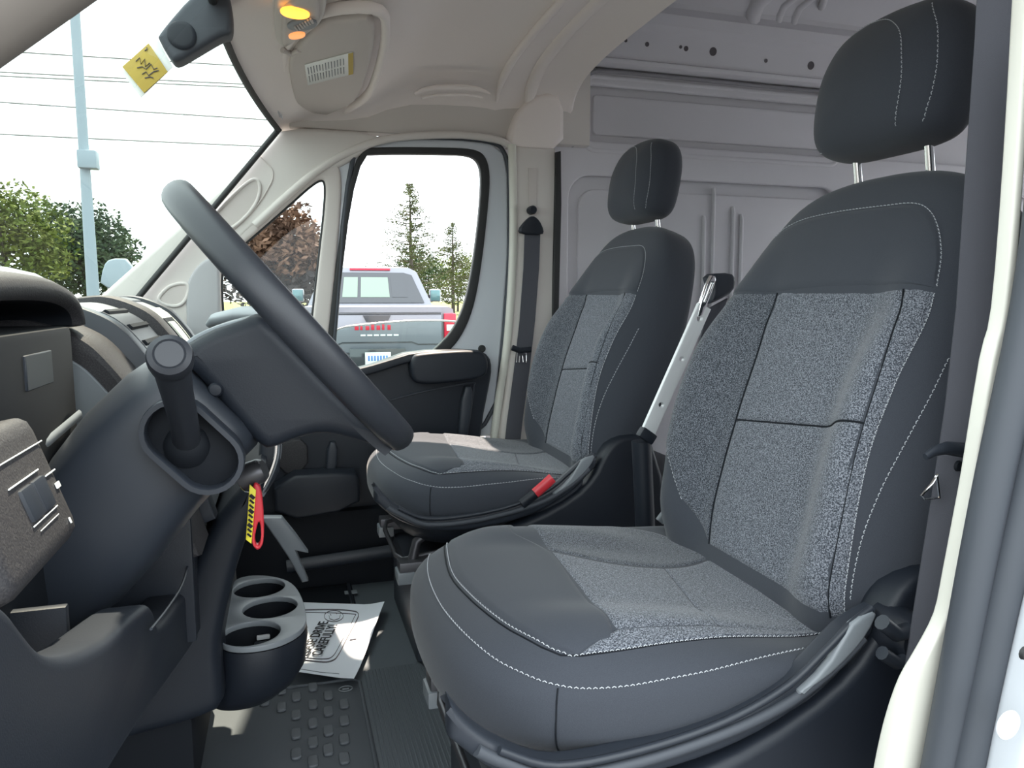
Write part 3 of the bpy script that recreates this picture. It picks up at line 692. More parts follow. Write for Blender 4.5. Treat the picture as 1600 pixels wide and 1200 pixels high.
slab('passenger_deck', 1.735, 2.19, -.03, -.055, M['dash'], 1.0, .01)
# vents and screen laid into the faces
def on_prof(name, y0, y1, s0, s1, lift, m, dx=-.008, dz=-.014, n=10):
    L = resample(pc, 101); v = []; f = []
    for i in range(n+1):
        k = s0+(s1-s0)*i/n; a = L[int(k*100)]; b = L[min(100, int(k*100)+1)]; a0 = L[max(0, int(k*100)-1)]
        t = (b-a0).normalized(); nn = Vector((-t.z, 0, t.x)); nn = nn if nn.z > 0 or nn.x > 0 else -nn
        for q, e in ((y0, -.006), (y0+.002, lift), (y1-.002, lift), (y1, -.006)):
            v.append(Vector((a.x+dx, q, a.z+dz))+nn*(e if 0 < i < n else -.004))
    for i in range(n):
        for j in range(3): f.append((i*4+j, i*4+j+1, i*4+j+5, i*4+j+4))
    return raw(name, v, f, m, db, 40)
on_prof('vent_frame', 1.235, 1.40, .40, .72, .003, M['plastic_gl'])
for k in range(5):
    a = .425+k*.055; on_prof('vent_slat', 1.245, 1.39, a, a+.03, .007, M['dark'], n=3)
on_prof('gloss_panel', 1.50, 1.69, .30, .40, .003, M['plastic_gl'], dz=-.008)
on_prof('stack_screen_frame', 1.505, 1.69, .43, .70, .004, M['lcd'], dz=-.008)
on_prof('stack_screen', 1.55, 1.665, .49, .68, .006, M['dark'], dz=-.008)
on_prof('display', 1.555, 1.62, .505, .67, .009, M['lcd'], dz=-.008)
on_prof('defrost_slot', 1.24, 1.42, .22, .30, .002, M['dark'], dz=-.014)
# instrument hood: rounded cowl open towards the driver
def sup(cy_, cz, a, b, n=40, e=2.6):
    out = []
    for i in range(n):
        t = 2*PI*i/n; c, s = math.cos(t), math.sin(t)
        out.append((cy_+a*math.copysign(abs(c)**(2/e), c), cz+b*math.copysign(abs(s)**(2/e), s)*(1 if s > 0 else .04)))
    return out
def ring(x, a, b, dz=0, tilt=0): return [Vector((x+tilt*(z-1.40), y, z+dz)) for y, z in sup(.865, 1.385, a, b)]
hood = loft('instrument_hood', [ring(-.50, .20, .03, -.02), ring(-.42, .222, .052, -.006), ring(-.33, .226, .060), ring(-.275, .225, .062), ring(-.258, .222, .059), ring(-.249, .216, .053), ring(-.246, .208, .045), ring(-.249, .200, .037), ring(-.258, .195, .032)], M['dash'], db, True, False, 60)
loft('hood_lining', [ring(-.258, .195, .032), ring(-.28, .19, .030), ring(-.36, .185, .028)], M['dark'], db, True, False, 60)
loft('cluster_face', [ring(-.345, .20, .045), ring(-.344, .01, .004)], M['dark'], db, True, False, 30)
box2('cluster_housing', (-.50, .57, 1.10), (-.244, 1.0, 1.386), M['dark'], db, .008)
bm = bmesh.new(); cl_ = at(60, 578, x=-.2435); bm_box(bm, cl_, (.004, .085, .035), None, .001, 1); frombm('cluster_lens', bm, M['plastic_gl'], db)
tube('cluster_trim', [(-.26, .80, 1.262), (-.245, .88, 1.268), (-.235, .97, 1.283)], .006, M['satin'], db, 8, .5)
box2('cluster_shelf', (-.46, .60, 1.18), (-.25, 1.0, 1.258), M['plastic'], db, .02)
# end switch panel beside the door opening
R8 = ry(-18)
sw = box('switch_panel', (-.226, .612, 1.262), (.080, .165, .110), M['dash'], db, .016, R8, 3)
def swp(y, u, lift=0):      # point on the rear face; u down the face
    c = Vector((-.226, 0, 1.262)); r = R8 @ Vector((.040+lift, 0, .055-u)); return Vector((c.x+r.x, y, c.z+r.z))
def bar(name, y0, y1, u, r, m, lift=.001): return tube(name, [swp(y0, u, lift), swp(y1, u, lift)], r, M[m], sw, 6)
for y0, y1, u, r in ((.53, .688, .026, .0006), (.590, .655, .044, .0007), (.602, .660, .077, .0006), (.664, .688, .052, .0007), (.61, .655, .083, .0004)):
    bar('groove_glint', y0, y1, u, r, 'film')  # near-white bars paint in the light caught by the grooves
for y, u in ((.617, .060), (.645, .060)):
    box('rocker_switch', swp(y, u+.002, .0), (.006, .026, .026), M['plastic_gl'], sw, .003, R8)
box('button_mark', swp(.680, .064, .001), (.0012, .010, .005), M['film'], sw, .0005, R8)
box('button_mark', swp(.652, .056, .001), (.0012, .002, .005), M['film'], sw, .0005, R8)
box('button_mark', swp(.672, .094, .001), (.0012, .0025, .005), M['film'], sw, .0005, R8)
box('panel_foot', (-.245, .58, 1.20), (.06, .12, .05), M['plastic'], sw, .02, R8)
# knee bolster with pocket cut-outs
kb = [(-260, 840), (-160, 930), (-60, 930), (-20, 945), (10, 985), (35, 1015), (62, 1027), (100, 1024), (150, 1000), (150, 1000), (215, 944), (222, 946), (228, 965), (234, 985), (262, 950), (284, 915), (293, 880), (296, 850), (300, 835), (322, 812), (338, 830), (345, 870), (330, 930), (300, 1000), (240, 1080), (190, 1150), (120, 1260), (-100, 1500), (-400, 1500)]
kbp = [at(a, b, x=-.15) for a, b in kb]
kbo = plate('knee_panel', [chaikin(kbp, 2)], 'x', -.165, .05, M['plastic'], db, .010, 3)
box2('knee_cavity', (-.50, .56, .80), (-.28, 1.15, 1.24), M['dark'], db, .02)
box2('column_surround', (-.40, 1.028, .96), (-.128, 1.040, 1.165), M['plastic'], db, .004)
tube('pocket_edge', catmull([at(a, b, x=-.135) for a, b in ((297, 848), (294, 880), (284, 915), (262, 950), (236, 983))], 4), .0016, M['plastic_gl'], db, 6)
box2('pocket_floor', (-.30, .60, .96), (-.19, 1.10, .98), M['dark'], db, .006)
box2('pocket_divider', (-.29, .735, .98), (-.20, .745, 1.14), M['plastic'], db, .002)
# lower centre console
cp_ = px([(292, 905), (320, 840), (345, 800), (400, 735), (418, 742), (405, 790), (382, 850), (366, 900), (352, 960), (342, 1010), (345, 1060), (350, 1110), (300, 1132), (240, 1148), (180, 1165), (100, 1200), (60, 1200), (150, 1130), (230, 1030)], y=1.17)
plate('center_console', [chaikin(cp_, 1)], 'y', 1.38, .42, M['plastic'], db, .020, 4)
box2('console_core', (-.48, 1.20, .62), (-.16, 1.58, 1.15), M['dark'], db, .02)
loft('glove_box', [[Vector((x, y, z)) for x, z in ((-.45, .98), (-.20, 1.0), (-.17, 1.05), (-.18, 1.16), (-.22, 1.24), (-.45, 1.26))] for y in (1.62, 2.15)], M['plastic'], db, True, True, 30)
plate('stack_flank', [px([(405, 690), (440, 690), (436, 740), (418, 770), (400, 780)], y=1.3)], 'y', 1.45, .3, M['plastic_gl'], db, .012, 3)
for k in range(3):
    tube('flank_trim', catmull(px([(432+k*3, 688), (430+k*3, 715), (418+k*3, 748), (402+k*4, 775)], y=1.28+.02*k), 4), .003, M['chrome' if k == 0 else 'satin'], db, 6)
plate('console_lit_strip', [px([(408, 811), (440, 811), (462, 838), (482, 866), (462, 862), (482, 910), (472, 912), (450, 872), (425, 835)], y=1.62)], 'y', 1.64, .03, M['satin'], db, .004, 2)  # lighter grey plate stands for the lit edge of the console flank

# cup holder pod
top = px([(343, 1004), (342, 985), (346, 965), (352, 945), (358, 925), (366, 906), (390, 899), (425, 900), (455, 909), (470, 928), (478, 955), (479, 975), (462, 992), (430, 1006), (390, 1013), (358, 1012)], z=.86)
top = chaikin(top, 2)
def ell(cx, cy_, r, r2=None, n=28, a=0): return [Vector((cx+r*math.cos(2*PI*i/n), cy_+(r2 or r)*math.sin(2*PI*i/n), .86)) for i in range(n)]
cs = [at(405, 919, z=.86), at(422, 949.5, z=.86), at(392, 990, z=.86)]
hs = [ell(c.x, c.y, .0475, .0465) for c in cs]
ctr = sum(top, Vector())/len(top)
secs = []
for z, k, dx, dy in ((.850, 1.0, 0, 0), (.835, 1.02, 0, 0), (.79, 1.0, -.004, 0), (.76, .95, -.014, .01), (.735, .86, -.03, .02), (.725, .70, -.04, .03)):
    secs.append([Vector((ctr.x+(p.x-ctr.x)*k+dx, ctr.y+(p.y-ctr.y)*k+dy, z)) for p in top])
ch = loft('cup_holder', secs, M['plastic'], db, True, False, 60)
plate('rim_plate', [top]+hs, 'z', .856, .010, M['satin'], ch, .0015, 2)
for c in cs:
    lathe('cup_well', [(.047, .0), (.044, -.055), (.036, -.06), (0, -.06)], Matrix.Translation((c.x, c.y, .852)), M['dark'], ch, 28)
box('well_clip', (cs[2].x+.018, cs[2].y+.036, .835), (.022, .006, .008), M['steel'], ch, .002)
box('well_spacer', (cs[2].x+.014, cs[2].y+.030, .815), (.022, .010, .03), M['plastic_gl'], ch, .003)
tube('pod_groove', catmull(px([(345, 1030), (380, 1040), (430, 1026), (466, 1000), (479, 980)], z=.83), 5), .002, M['dark'], ch, 6)

# ================================================================== steering column and wheel
colm = thing('steering_column', 'black steering column shroud with a control stalk on its near side', 'steering column', (-.12, YS0 if 0 else .94, 1.20))
AX = Vector((-.74, 0, -.67)).normalized(); NU = Vector((-.67, 0, .74)).normalized()
C0 = (at(235, 560, y=.84)+at(420, 690, y=.84))/2; C0.y = .94
def csec(t, hw, hu, hd, du=0, tilt=0, n=36, e=3.6):
    out = []
    for i in range(n):
        a = 2*PI*i/n; c, s = math.cos(a), math.sin(a)
        yy = hw*math.copysign(abs(c)**(2/e), c); uu = (hu if s > 0 else hd)*math.copysign(abs(s)**(2/e), s)+du
        out.append(C0+AX*(t+tilt*uu)+NU*uu+Vector((0, yy, 0)))
    return out
FT = .0
loft('shroud', [csec(-.004, .085, .060, .060), csec(0, .094, .069, .069), csec(.010, .100, .075, .074), csec(.05, .102, .080, .076), csec(.11, .106, .078, .082), csec(.17, .110, .070, .088, -.004), csec(.23, .108, .060, .085, -.012), csec(.30, .09, .04, .07, -.02)], M['plastic_gl'], colm, True, True, 50)
YS = .845
nr = (at(305, 692, y=YS)); e1 = (at(345, 730, y=YS)-at(262, 655, y=YS)).normalized(); e2 = Vector((0, -1, 0)).cross(e1).normalized()
def pill(L, r, n=12):
    out = []
    for i in range(n+1): a = -PI/2+PI*i/n; out.append((L+r*math.cos(a), r*math.sin(a)))
    for i in range(n+1): a = PI/2+PI*i/n; out.append((-L+r*math.cos(a), r*math.sin(a)))
    return out
def pl(L, r, y): return [Vector(((nr+e1*a+e2*b).x, y, (nr+e1*a+e2*b).z)) for a, b in pill(L, r)]
plate('stalk_collar', [pl(.022, .036, YS), pl(.022, .029, YS)], 'y', .832, .030, M['plastic_gl'], colm, .006, 3)
plate('stalk_recess', [pl(.022, .031, YS)], 'y', .841, .010, M['dark'], colm, .002, 1)
stp = [at(292, 690, y=.835), at(288, 660, y=.80), at(276, 610, y=.755), at(266, 560, y=.705)]
stalk = tube('stalk', stp, [.0145, .0135, .0145, .0165], M['wheel'], colm, 20)
dd = (stp[-1]-stp[-2]).normalized(); E0 = stp[-1]
lathe('stalk_knob', [(.0165, -.02), (.0185, -.016), (.0195, -.004), (.0195, .006), (.018, .012), (.0135, .0145), (.0125, .0135), (.0115, .0145), (0, .0155)], frame(E0, (CAM-E0).normalized()*.55+dd*.6), M['wheel'], stalk, 28)
lathe('stalk_boot', [(.026, -.012), (.024, .0), (.018, .010), (.014, .012)], frame(stp[0]+Vector((0, .004, 0)), (stp[1]-stp[0])), M['dark'], colm, 22)
tube('wiper_stalk', [at(420, 492, y=1.05), at(385, 492, y=1.13), at(345, 500, y=1.20), at(330, 507, y=1.22)], [.010, .013, .012, .006], M['satin'], colm, 14, 1.6)
lathe('ignition_barrel', [(0, .012), (.012, .012), (.016, .006), (.017, -.02)], frame(at(400, 738, y=.98), (.75, -.2, .3)), M['gmetal'], colm, 18)

wh = thing('steering_wheel', 'large black steering wheel seen edge on before the driver seat', 'steering wheel', (.02, .94, 1.22))
WC = at(461, 503, y=.94); WD = (at(637, 697, y=.94)-at(283, 311, y=.94)).normalized()
RW = (at(637, 697, y=.94)-at(283, 311, y=.94)).length/2
WN = Vector((0, 1, 0)).cross(WD).normalized()     # points to the driver
if WN.x < 0: WN = -WN
RW *= .955
bm = bmesh.new()
n = 72
rp = [WC+(WD*math.cos(2*PI*i/n)+Vector((0, 1, 0))*math.sin(2*PI*i/n))*RW for i in range(n)]
bm_loop(bm, rp, .0185, 16, .80, WN)
frombm('rim', bm, M['wheel'], wh, 60)
loop('rim_line', [p+WN*.016-(p-WC).normalized()*.008 for p in rp], .0016, M['satin'], wh, 6, 1, WN)  # thin paler line along the driver side of the rim
hubp = px([(278, 548), (330, 515), (372, 502), (398, 492), (418, 496), (470, 548), (530, 612), (590, 672), (618, 692), (600, 694), (560, 682), (530, 673), (500, 668), (465, 676), (432, 690), (412, 692), (372, 650), (325, 592)], y=.90)
plate('hub_cover', [chaikin(hubp, 1)], 'y', .94, .17, M['plastic'], wh, .016, 4)
plate('hub_sky_sheen', [chaikin(px([(284, 545), (296, 528), (330, 511), (392, 495), (402, 498), (398, 506), (380, 513), (300, 541)], y=.88), 1)], 'y', .945, .15, M['satin'], wh, .004, 3)  # pale plate paints in the sky reflection on top of the hub
for s in (-1, 1):
    for ang in ((-72,) if s < 0 else (-72, 0)):
        a = math.radians(ang); e = (Vector((0, s, 0))*math.cos(a)-WD*math.sin(a)).normalized()
        tube('spoke', [WC+e*.055-WN*.035, WC+e*.12-WN*.02, WC+e*(RW-.004)], [.030, .022, .016], M['wheel'], wh, 12, .45, WN)
hs_ = lathe('hub_screw', [(0, .004), (.006, .003), (.008, 0)], frame(at(337, 609, y=.855), (0, -1, 0)), M['plastic'], wh, 14)

# key with tag
kt = thing('key_tag', 'red fob with a yellow lettered tag hanging from the ignition', 'key tag', tuple(at(396, 858, y=.98)))
yk = .97
loop('split_ring', [at(387, 753, y=yk)+Vector((.010*math.cos(2*PI*i/20), 0, .013*math.sin(2*PI*i/20))) for i in range(20)], .0009, M['chrome'], kt, 6)
loop('key_link', [at(402, 738, y=yk)+Vector((.004*math.cos(2*PI*i/16), .002*math.sin(2*PI*i/16), .014*math.sin(2*PI*i/16))) for i in range(16)], .0012, M['gmetal'], kt, 6)
st_o = chaikin(px([(394, 752), (406, 754), (411, 780), (413, 830), (411, 850), (403, 859), (395, 852), (393, 835), (395, 800)], y=yk), 2)
st_i = chaikin(px([(405, 808), (408.5, 830), (407, 846), (402, 851), (398.5, 846), (398.5, 834)], y=yk), 2)
plate('red_strap', [st_o, st_i], 'y', yk, .014, M['red'], kt, .003, 2)
q = px([(390, 757), (400, 766), (393, 850), (384, 843)], y=yk-.012)
plate('yellow_tag', [q], 'y', yk-.011, .003, M['yellow'], kt, .0008, 1)
for i in range(9):
    a = q[1].lerp(q[2], .16+i*.088); b = q[0].lerp(q[3], .16+i*.088)
    tube('tag_print', [a.lerp(b, .15)+Vector((0, -.003, 0)), a.lerp(b, .80)+Vector((0, -.003, 0))], .0013 if i % 3 else .0022, M['black'], kt, 5)

# ================================================================== floor things
fm = thing('floor_mat', 'black rubber floor mat with rows of raised pads between the seats', 'floor mat', (.0, 1.4, .57), 'floor mats')
mo = [at(565, 1066, z=.575), at(576, 1200, z=.575)]
xr = mo[0].x
plate('mat_sheet', [[Vector((xr-.42, .95, 0)), Vector((xr, .95, 0)), Vector((xr+.002, 1.30, 0)), Vector((xr, 1.585, 0)), Vector((xr-.03, 1.60, 0)), Vector((xr-.42, 1.60, 0))]], 'z', .573, .006, M['matrub'], fm, .002, 2)
tube('mat_border', [(xr-.42, 1.592, .577), (xr-.02, 1.592, .577), (xr-.004, 1.575, .577), (xr-.004, .95, .577)], .004, M['matrub'], fm, 8)
padme = None; M['padrub'] = mat('raised_pad_rubber', (.085, .094, .106), .5)
cols_px = [(414, (1078, 1096)), (440, (1079, 1105)), (463, (1089, 1117, 1147, 1178)), (489, (1074, 1101, 1130, 1160, 1190)), (513, (1087, 1112, 1142, 1172)), (538, (1100, 1126, 1155, 1185))]
for cx, rows in cols_px:
    for ry_ in rows:
        c = at(cx, ry_, z=.578)
        if padme is None:
            o = plate('raised_pad', [[Vector((p.x, p.z, 0)) for p in rrect(-.0095, .0095, -.017, .017, .007)]], 'z', 0, .006, M['padrub'], fm, .002, 2)
            padme = o.data; o.location = (c.x, c.y, .5785)
        else:
            o = bpy.data.objects.new('raised_pad', padme); link(o, fm); o.location = (c.x, c.y, .5785)
c = at(540, 1076, z=.578)
loop('mat_badge', [Vector((c.x+.014*math.cos(2*PI*i/20), c.y+.011*math.sin(2*PI*i/20), .578)) for i in range(20)], .0012, M['satin'], fm, 6, 1, (0, 0, 1))
box('mat_badge_bar', (c.x, c.y, .5775), (.014, .004, .003), M['satin'], fm, .001)
fm2 = thing('floor_mat', 'dark carpet mat in the far passenger footwell', 'floor mat', (.05, 1.95, .57), 'floor mats')
plate('mat_sheet', [[Vector((-.40, 1.70, 0)), Vector((.16, 1.70, 0)), Vector((.16, 2.15, 0)), Vector((-.40, 2.15, 0))]], 'z', .575, .010, M['dark'], fm2, .003, 2)
tube('mat_border', [(-.38, 1.712, .582), (.15, 1.712, .582), (.15, 2.14, .582)], .005, M['plastic_gl'], fm2, 8)
c = at(548, 925, z=.582); box('mat_label', (c.x, c.y, .5815), (.035, .022, .003), M['satin'], fm2, .001)
# ribbing of the floor covering
bm = bmesh.new()
for i in range(26): bm_box(bm, (xr+.012+i*.0085, 1.30, .5715), (.0035, .66, .003), None, .001, 1)
o = frombm('floor_ribs', bm, M['floorv'], bpy.data.objects['floor']); o['kind'] = 'stuff'
plate_z = .574
# paper floor mat
pp = thing('paper_mat', 'white paper floor protector printed PLEASE DRIVE CAREFULLY on the passenger side floor', 'paper mat', (.05, 1.83, .585))
A_, B_, C_, D_ = at(474, 940, z=.592), at(601, 946, z=.592), at(553, 1064, z=.592), at(438, 1048, z=.592)
gr = []
for j in range(13):
    for i in range(13):
        u, v = i/12, j/12
        p = A_.lerp(B_, u).lerp(D_.lerp(C_, u), v)
        p.z = .590+.010*max(0, u-.8)*5*(.3+.7*(1-v))+.004*math.sin(5*v+1)*u+.006*max(0, v-.85)*6
        gr.append(p)
raw('sheet', gr, [(j*13+i, j*13+i+1, (j+1)*13+i+1, (j+1)*13+i) for j in range(12) for i in range(12)], M['paper'], pp, 60)
def pp_pt(u, v, dz=.0012):
    i = min(11, max(0, int(u*12))); j = min(11, max(0, int(v*12))); fu, fv = u*12-i, v*12-j
    P = gr[j*13+i].lerp(gr[j*13+i+1], fu).lerp(gr[(j+1)*13+i].lerp(gr[(j+1)*13+i+1], fu), fv)
    return P+Vector((0, 0, dz))
def pp_uv(a, b):     # invert a sight line on the sheet
    P = at(a, b, z=.592); best = None
    u = v = .5
    for _ in range(30):
        Q = A_.lerp(B_, u).lerp(D_.lerp(C_, u), v); e = P-Q
        du = B_.lerp(C_, v)-A_.lerp(D_, v); dv = D_.lerp(C_, u)-A_.lerp(B_, u)
        det = du.x*dv.y-du.y*dv.x
        u += (e.x*dv.y-e.y*dv.x)/det; v += (du.x*e.y-du.y*e.x)/det
    return u, v
def ink(name, pts, r=.0012, m='line', closed=False):
    P = [pp_pt(*pp_uv(a, b)) for a, b in pts]
    return tube(name, P, r, M[m], pp, 5, .4, (0, 0, 1))
ink('frame_line', [tuple(p)[:2] for p in catmull([Vector((a, b, 0)) for a, b in [(470, 953), (520, 953), (552, 956), (560, 961), (556, 972), (540, 1000), (528, 1022), (520, 1030), (505, 1033), (470, 1030)]], 5)], .0022)
ink('frame_line', [tuple(p)[:2] for p in catmull([Vector((a, b, 0)) for a, b in [(470, 956), (548, 960), (553, 966), (534, 1000), (520, 1023), (504, 1028), (470, 1026)]], 5)], .0012)
ink('fold_line', [(462, 1046), (500, 1052), (530, 1054)], .0009, 'satin')
ink('smile_face', [(521.5+15*math.cos(2*PI*i/20), 963+8.5*math.sin(2*PI*i/20)) for i in range(21)], .0013)
ink('smile_face', [(514, 962), (515, 967), (522, 969.5), (530, 967), (532, 961)], .0012)
for a, b in ((516, 960), (525, 958)): ink('smile_face', [(a, b), (a+1, b+1.5)], .0018)
ink('print_mark', [(546, 999), (557, 998)], .0022)
def pp_text(body, a, b, size):
    P, Q = pp_pt(*pp_uv(*a)), pp_pt(*pp_uv(*b))
    xd = (Q-P); L = xd.length; xd.normalize(); zd = Vector((0, 0, 1)); yd = zd.cross(xd)
    cu = bpy.data.curves.new('t', 'FONT'); cu.body = body; cu.size = 1; t = bpy.data.objects.new('t', cu); COL.objects.link(t)
    bpy.context.view_layer.update(); wd = t.dimensions.x; bpy.data.objects.remove(t)
    Mt = Matrix.Translation((P+Q)/2+Vector((0, 0, .003))) @ Matrix((xd, yd, zd)).transposed().to_4x4()
    text('lettering', body, Mt, size, M['black'], pp, .0004, 'CENTER', L/(wd*size))
pp_text('PLEASE DRIVE', (470, 1032), (507, 973), .034)
pp_text('CAREFULLY!', (495, 1024), (521, 978), .034)

# ================================================================== overhead things
# dome lamp console
oc = thing('dome_lamp', 'ceiling lamp console with two lit amber lamps above the windshield', 'lamp', tuple(at(466, 45, z=1.94)))
def P3(a, b, z): return at(a, b, z=z)
b_ = [(440, 22), (448, 10), (470, 0), (485, -6), (498, -8), (500, 20), (497, 38), (480, 52), (450, 72), (440, 74)]
zc = 1.925
plate('lamp_housing', [chaikin([P3(a, b, zc) for a, b in b_], 2)], 'z', zc+.012, .03, M['visor'], oc, .008, 3)
plate('housing_surround', [chaikin([P3(a, b, zc) for a, b in [(427, 14), (440, -4), (500, -20), (512, 10), (505, 44), (480, 62), (446, 84), (430, 74)]], 2)], 'z', zc+.022, .03, M['beige'], oc, .008, 3)
def lens(name, a, b, L, r, m, z=zc-.004):
    c = P3(a, b, z); d = (P3(a+10, b-4.2, z)-P3(a-10, b+4.2, z)).normalized(); e = Vector((-d.y, d.x, 0)); pts = []
    for i in range(24):
        t = 2*PI*i/24; pts.append(c+d*L*math.cos(t)+e*r*math.sin(t))
    return plate(name, [pts], 'z', z, .006, M[m], oc, .002, 2)
lens('amber_lens', 461, 20, .024, .026, 'amber'); lens('amber_lens', 464, 55, .022, .012, 'amber2')
lens('switch_well', 472, 38, .036, .022, 'satin')
for i in range(7):
    c = P3(463+i*4.0, 44-i*1.9, zc-.0075); box('grille_tooth', c, (.004, .020, .004), M['visor'], oc, .001, rz(-15))
# sun visor
sv = thing('sun_visor', 'grey passenger sun visor folded against the headliner with a warning label', 'sun visor', tuple(at(520, 110, z=1.945)))
zv = 1.938
vo = chaikin([at(a, b, z=zv) for a, b in [(449, 95), (470, 70), (500, 36), (540, 32), (584, 30), (586, 60), (578, 100), (566, 140), (558, 152), (554, 160), (520, 176), (486, 188), (474, 190), (468, 184), (458, 150)]], 1)
plate('visor_board', [vo], 'z', zv+.008, .022, M['visor'], sv, .008, 3)
loop('recess_rim', [Vector((p.x, p.y, zv+.014)) for p in chaikin([at(a, b, z=zv) for a, b in [(440, 95), (462, 60), (495, 28), (600, 20), (604, 62), (596, 104), (582, 146), (566, 166), (524, 188), (486, 200), (462, 202), (452, 160)]], 2)], .012, M['liner'], hl, 10, .8, (0, 0, 1))
tube('visor_arm', [at(441, 78, z=zv), at(456, 84, z=zv), at(468, 78, z=zv)], .006, M['visor'], sv, 10)
zl = zv-.0042
L4 = [at(476, 101, z=zl), at(552, 81, z=zl), at(552, 115, z=zl), at(481, 133, z=zl)]
lb = plate('warning_label', [L4], 'z', zl, .0012, M['film'], sv, .0003, 1)
ye = [L4[0].lerp(L4[1], .90), L4[1], L4[2], L4[3].lerp(L4[2], .90)]
raw('yellow_band', [p-Vector((0, 0, .0012)) for p in ye], [(0, 1, 2, 3)], M['mustard'], lb, None)
bm = bmesh.new()
for i in range(13):
    a = L4[0].lerp(L4[1], .06+.062*i); b = L4[3].lerp(L4[2], .06+.062*i)
    for s0, s1 in ((.14, .46), (.52, .86)):
        bm_tube(bm, [a.lerp(b, s0+.04*random.random())-Vector((0, 0, .0010)), a.lerp(b, s1-.05*random.random())-Vector((0, 0, .0010))], .0011, 4)
o = frombm('label_print', bm, M['satin'], lb); o['kind'] = 'stuff'
tube('header_crease', px([(348, 45), (372, 66), (386, 74)], y=1.46), .004, M['liner'], sv, 6) if 0 else None
# mirror / sensor housing on the windshield with a sleeved card
mh = thing('mirror_housing', 'dark grey mirror mount housing at the top of the windshield', 'mirror housing', tuple(at(300, 40, y=1.40)))
wn = Vector((-.66, 0, .75))
ho = [at(a, b, y=1.40) for a, b in [(246, 54), (310, -20), (352, -30), (362, 5), (364, 40), (360, 55), (350, 54), (300, 84), (283, 94), (273, 97), (266, 92), (248, 62)]]
plate('housing', [chaikin(ho, 2)], 'y', 1.42, .05, M['rubber'], mh, .010, 4)
lathe('sensor_dome', [(0, .003), (.016, .003), (.021, .002), (.023, 0)], frame(at(284, 55, y=1.393), (0, -1, 0)), M['plastic'], mh, 24)
tc_ = thing('hanging_card', 'mustard card in a clear sleeve under the mirror housing', 'card', tuple(at(230, 105, y=1.40)))
def ypl(pts, y): return [at(a, b, y=y) for a, b in pts]
plate('sleeve', [ypl([(247, 62), (270, 104), (220, 152), (184, 106)], 1.405)], 'y', 1.408, .002, M['film'], tc_, .0005, 1)
cq = ypl([(232, 67), (262, 112), (225, 145), (191, 104)], 1.40)
plate('card', [cq], 'y', 1.402, .003, M['mustard'], tc_, .0006, 1)
for pts in ([(212, 96), (218, 90), (220, 100), (226, 92), (227, 104), (234, 98)], [(214, 106), (222, 104), (228, 108), (236, 100), (240, 108), (246, 106)], [(222, 116), (228, 112), (232, 118), (240, 112), (248, 110)], [(226, 122), (234, 120), (240, 122)], [(226, 79), (230, 77), (229, 74)]):
    tube('scrawl', ypl(pts, 1.3995), .0009, M['line'], tc_, 5)

# ================================================================== belts and near pillar
fb = thing('seat_belt', 'grey belt hanging on the far pillar from a plastic guide', 'seat belt', tuple(at(800, 680, y=2.19)), 'front seat belts')
def strap(name, pa, y, wpx, parent, m='belt'):
    """flat band from a list of centre pixels with widths"""
    v = []; n = len(pa)
    C_ = [at(a, b, y=y) for a, b in pa]
    F_ = []
    for i, p in enumerate(C_):
        dx = wpx[i]/2
        for sx, sy in ((-dx, -.002), (dx, -.002), (dx, .002), (-dx, .002)): v.append(p+Vector((sx, sy, 0)))
    for i in range(n-1):
        for j in range(4): F_.append((i*4+j, i*4+(j+1) % 4, i*4+4+(j+1) % 4, i*4+4+j))
    F_ += [(0, 1, 2, 3), ((n-1)*4+3, (n-1)*4+2, (n-1)*4+1, (n-1)*4)]
    return raw(name, v, F_, M[m], parent, 30)
strap('strap', [(832, 362), (830, 420), (824, 500), (815, 580), (804, 660), (800, 700)], 2.185, [.050]*6, fb)
plate('belt_guide', [chaikin(px([(832, 336), (843, 344), (850, 360), (848, 367), (815, 366), (811, 358), (822, 344)], y=2.17), 1)], 'y', 2.178, .025, M['plastic'], fb, .005, 3)
lathe('guide_bolt', [(0, .012), (.010, .012), (.013, .006), (.013, -.02)], frame(at(832, 328, y=2.19), (0, -1, 0)), M['plastic'], fb, 16)
tube('tongue', px([(800, 543), (812, 548), (830, 546)], y=2.165), .009, M['plastic'], fb, 8, .5)
loop('tongue_plate', px([(808, 550), (822, 552), (822, 566), (817, 566), (816, 556), (812, 556), (811, 566), (807, 566)], y=2.165), .0015, M['chrome'], fb, 6)

nb_ = thing('seat_belt', 'wide dark belt running down the near pillar past the driver seat', 'seat belt', tuple(at(1440, 1090, y=.60)), 'front seat belts')
v = []
rows = [(1528, 1592, -40), (1523, 1588, 60), (1506, 1573, 300), (1494, 1561, 480), (1476, 1546, 640), (1455, 1522, 780), (1428, 1500, 950), (1404, 1482, 1110), (1386, 1466, 1240)]
for a, b, c in rows:
    p, q = at(a, c, y=.615), at(b, c, y=.590)
    n_ = (q-p).cross(Vector((0, 0, 1))).normalized()*.002
    mid = (p+q)/2+n_*1.5
    v += [p-n_, p+n_, mid+n_, q+n_, q-n_, mid-n_]
f = [(i*6+j, i*6+(j+1) % 6, i*6+6+(j+1) % 6, i*6+6+j) for i in range(len(rows)-1) for j in range(6)]
f += [(5, 4, 3, 2, 1, 0), tuple((len(rows)-1)*6+j for j in range(6))]
raw('strap', v, f, M['belt'], nb_, 30)
tube('tongue', px([(1446, 714), (1458, 706), (1478, 700), (1510, 704), (1522, 706)], y=.585), [.004, .005, .007, .008, .007], M['plastic_gl'], nb_, 10, .8)
loop('tongue_plate', px([(1464, 742), (1456, 756), (1440, 775), (1444, 780), (1468, 778)], y=.600), .0016, M['chrome'], nb_, 6)
lathe('belt_button', [(0, .004), (.005, .003), (.006, 0)], frame(at(1497, 728, y=.590), (0, -1, 0)), M['dark'], nb_, 14)

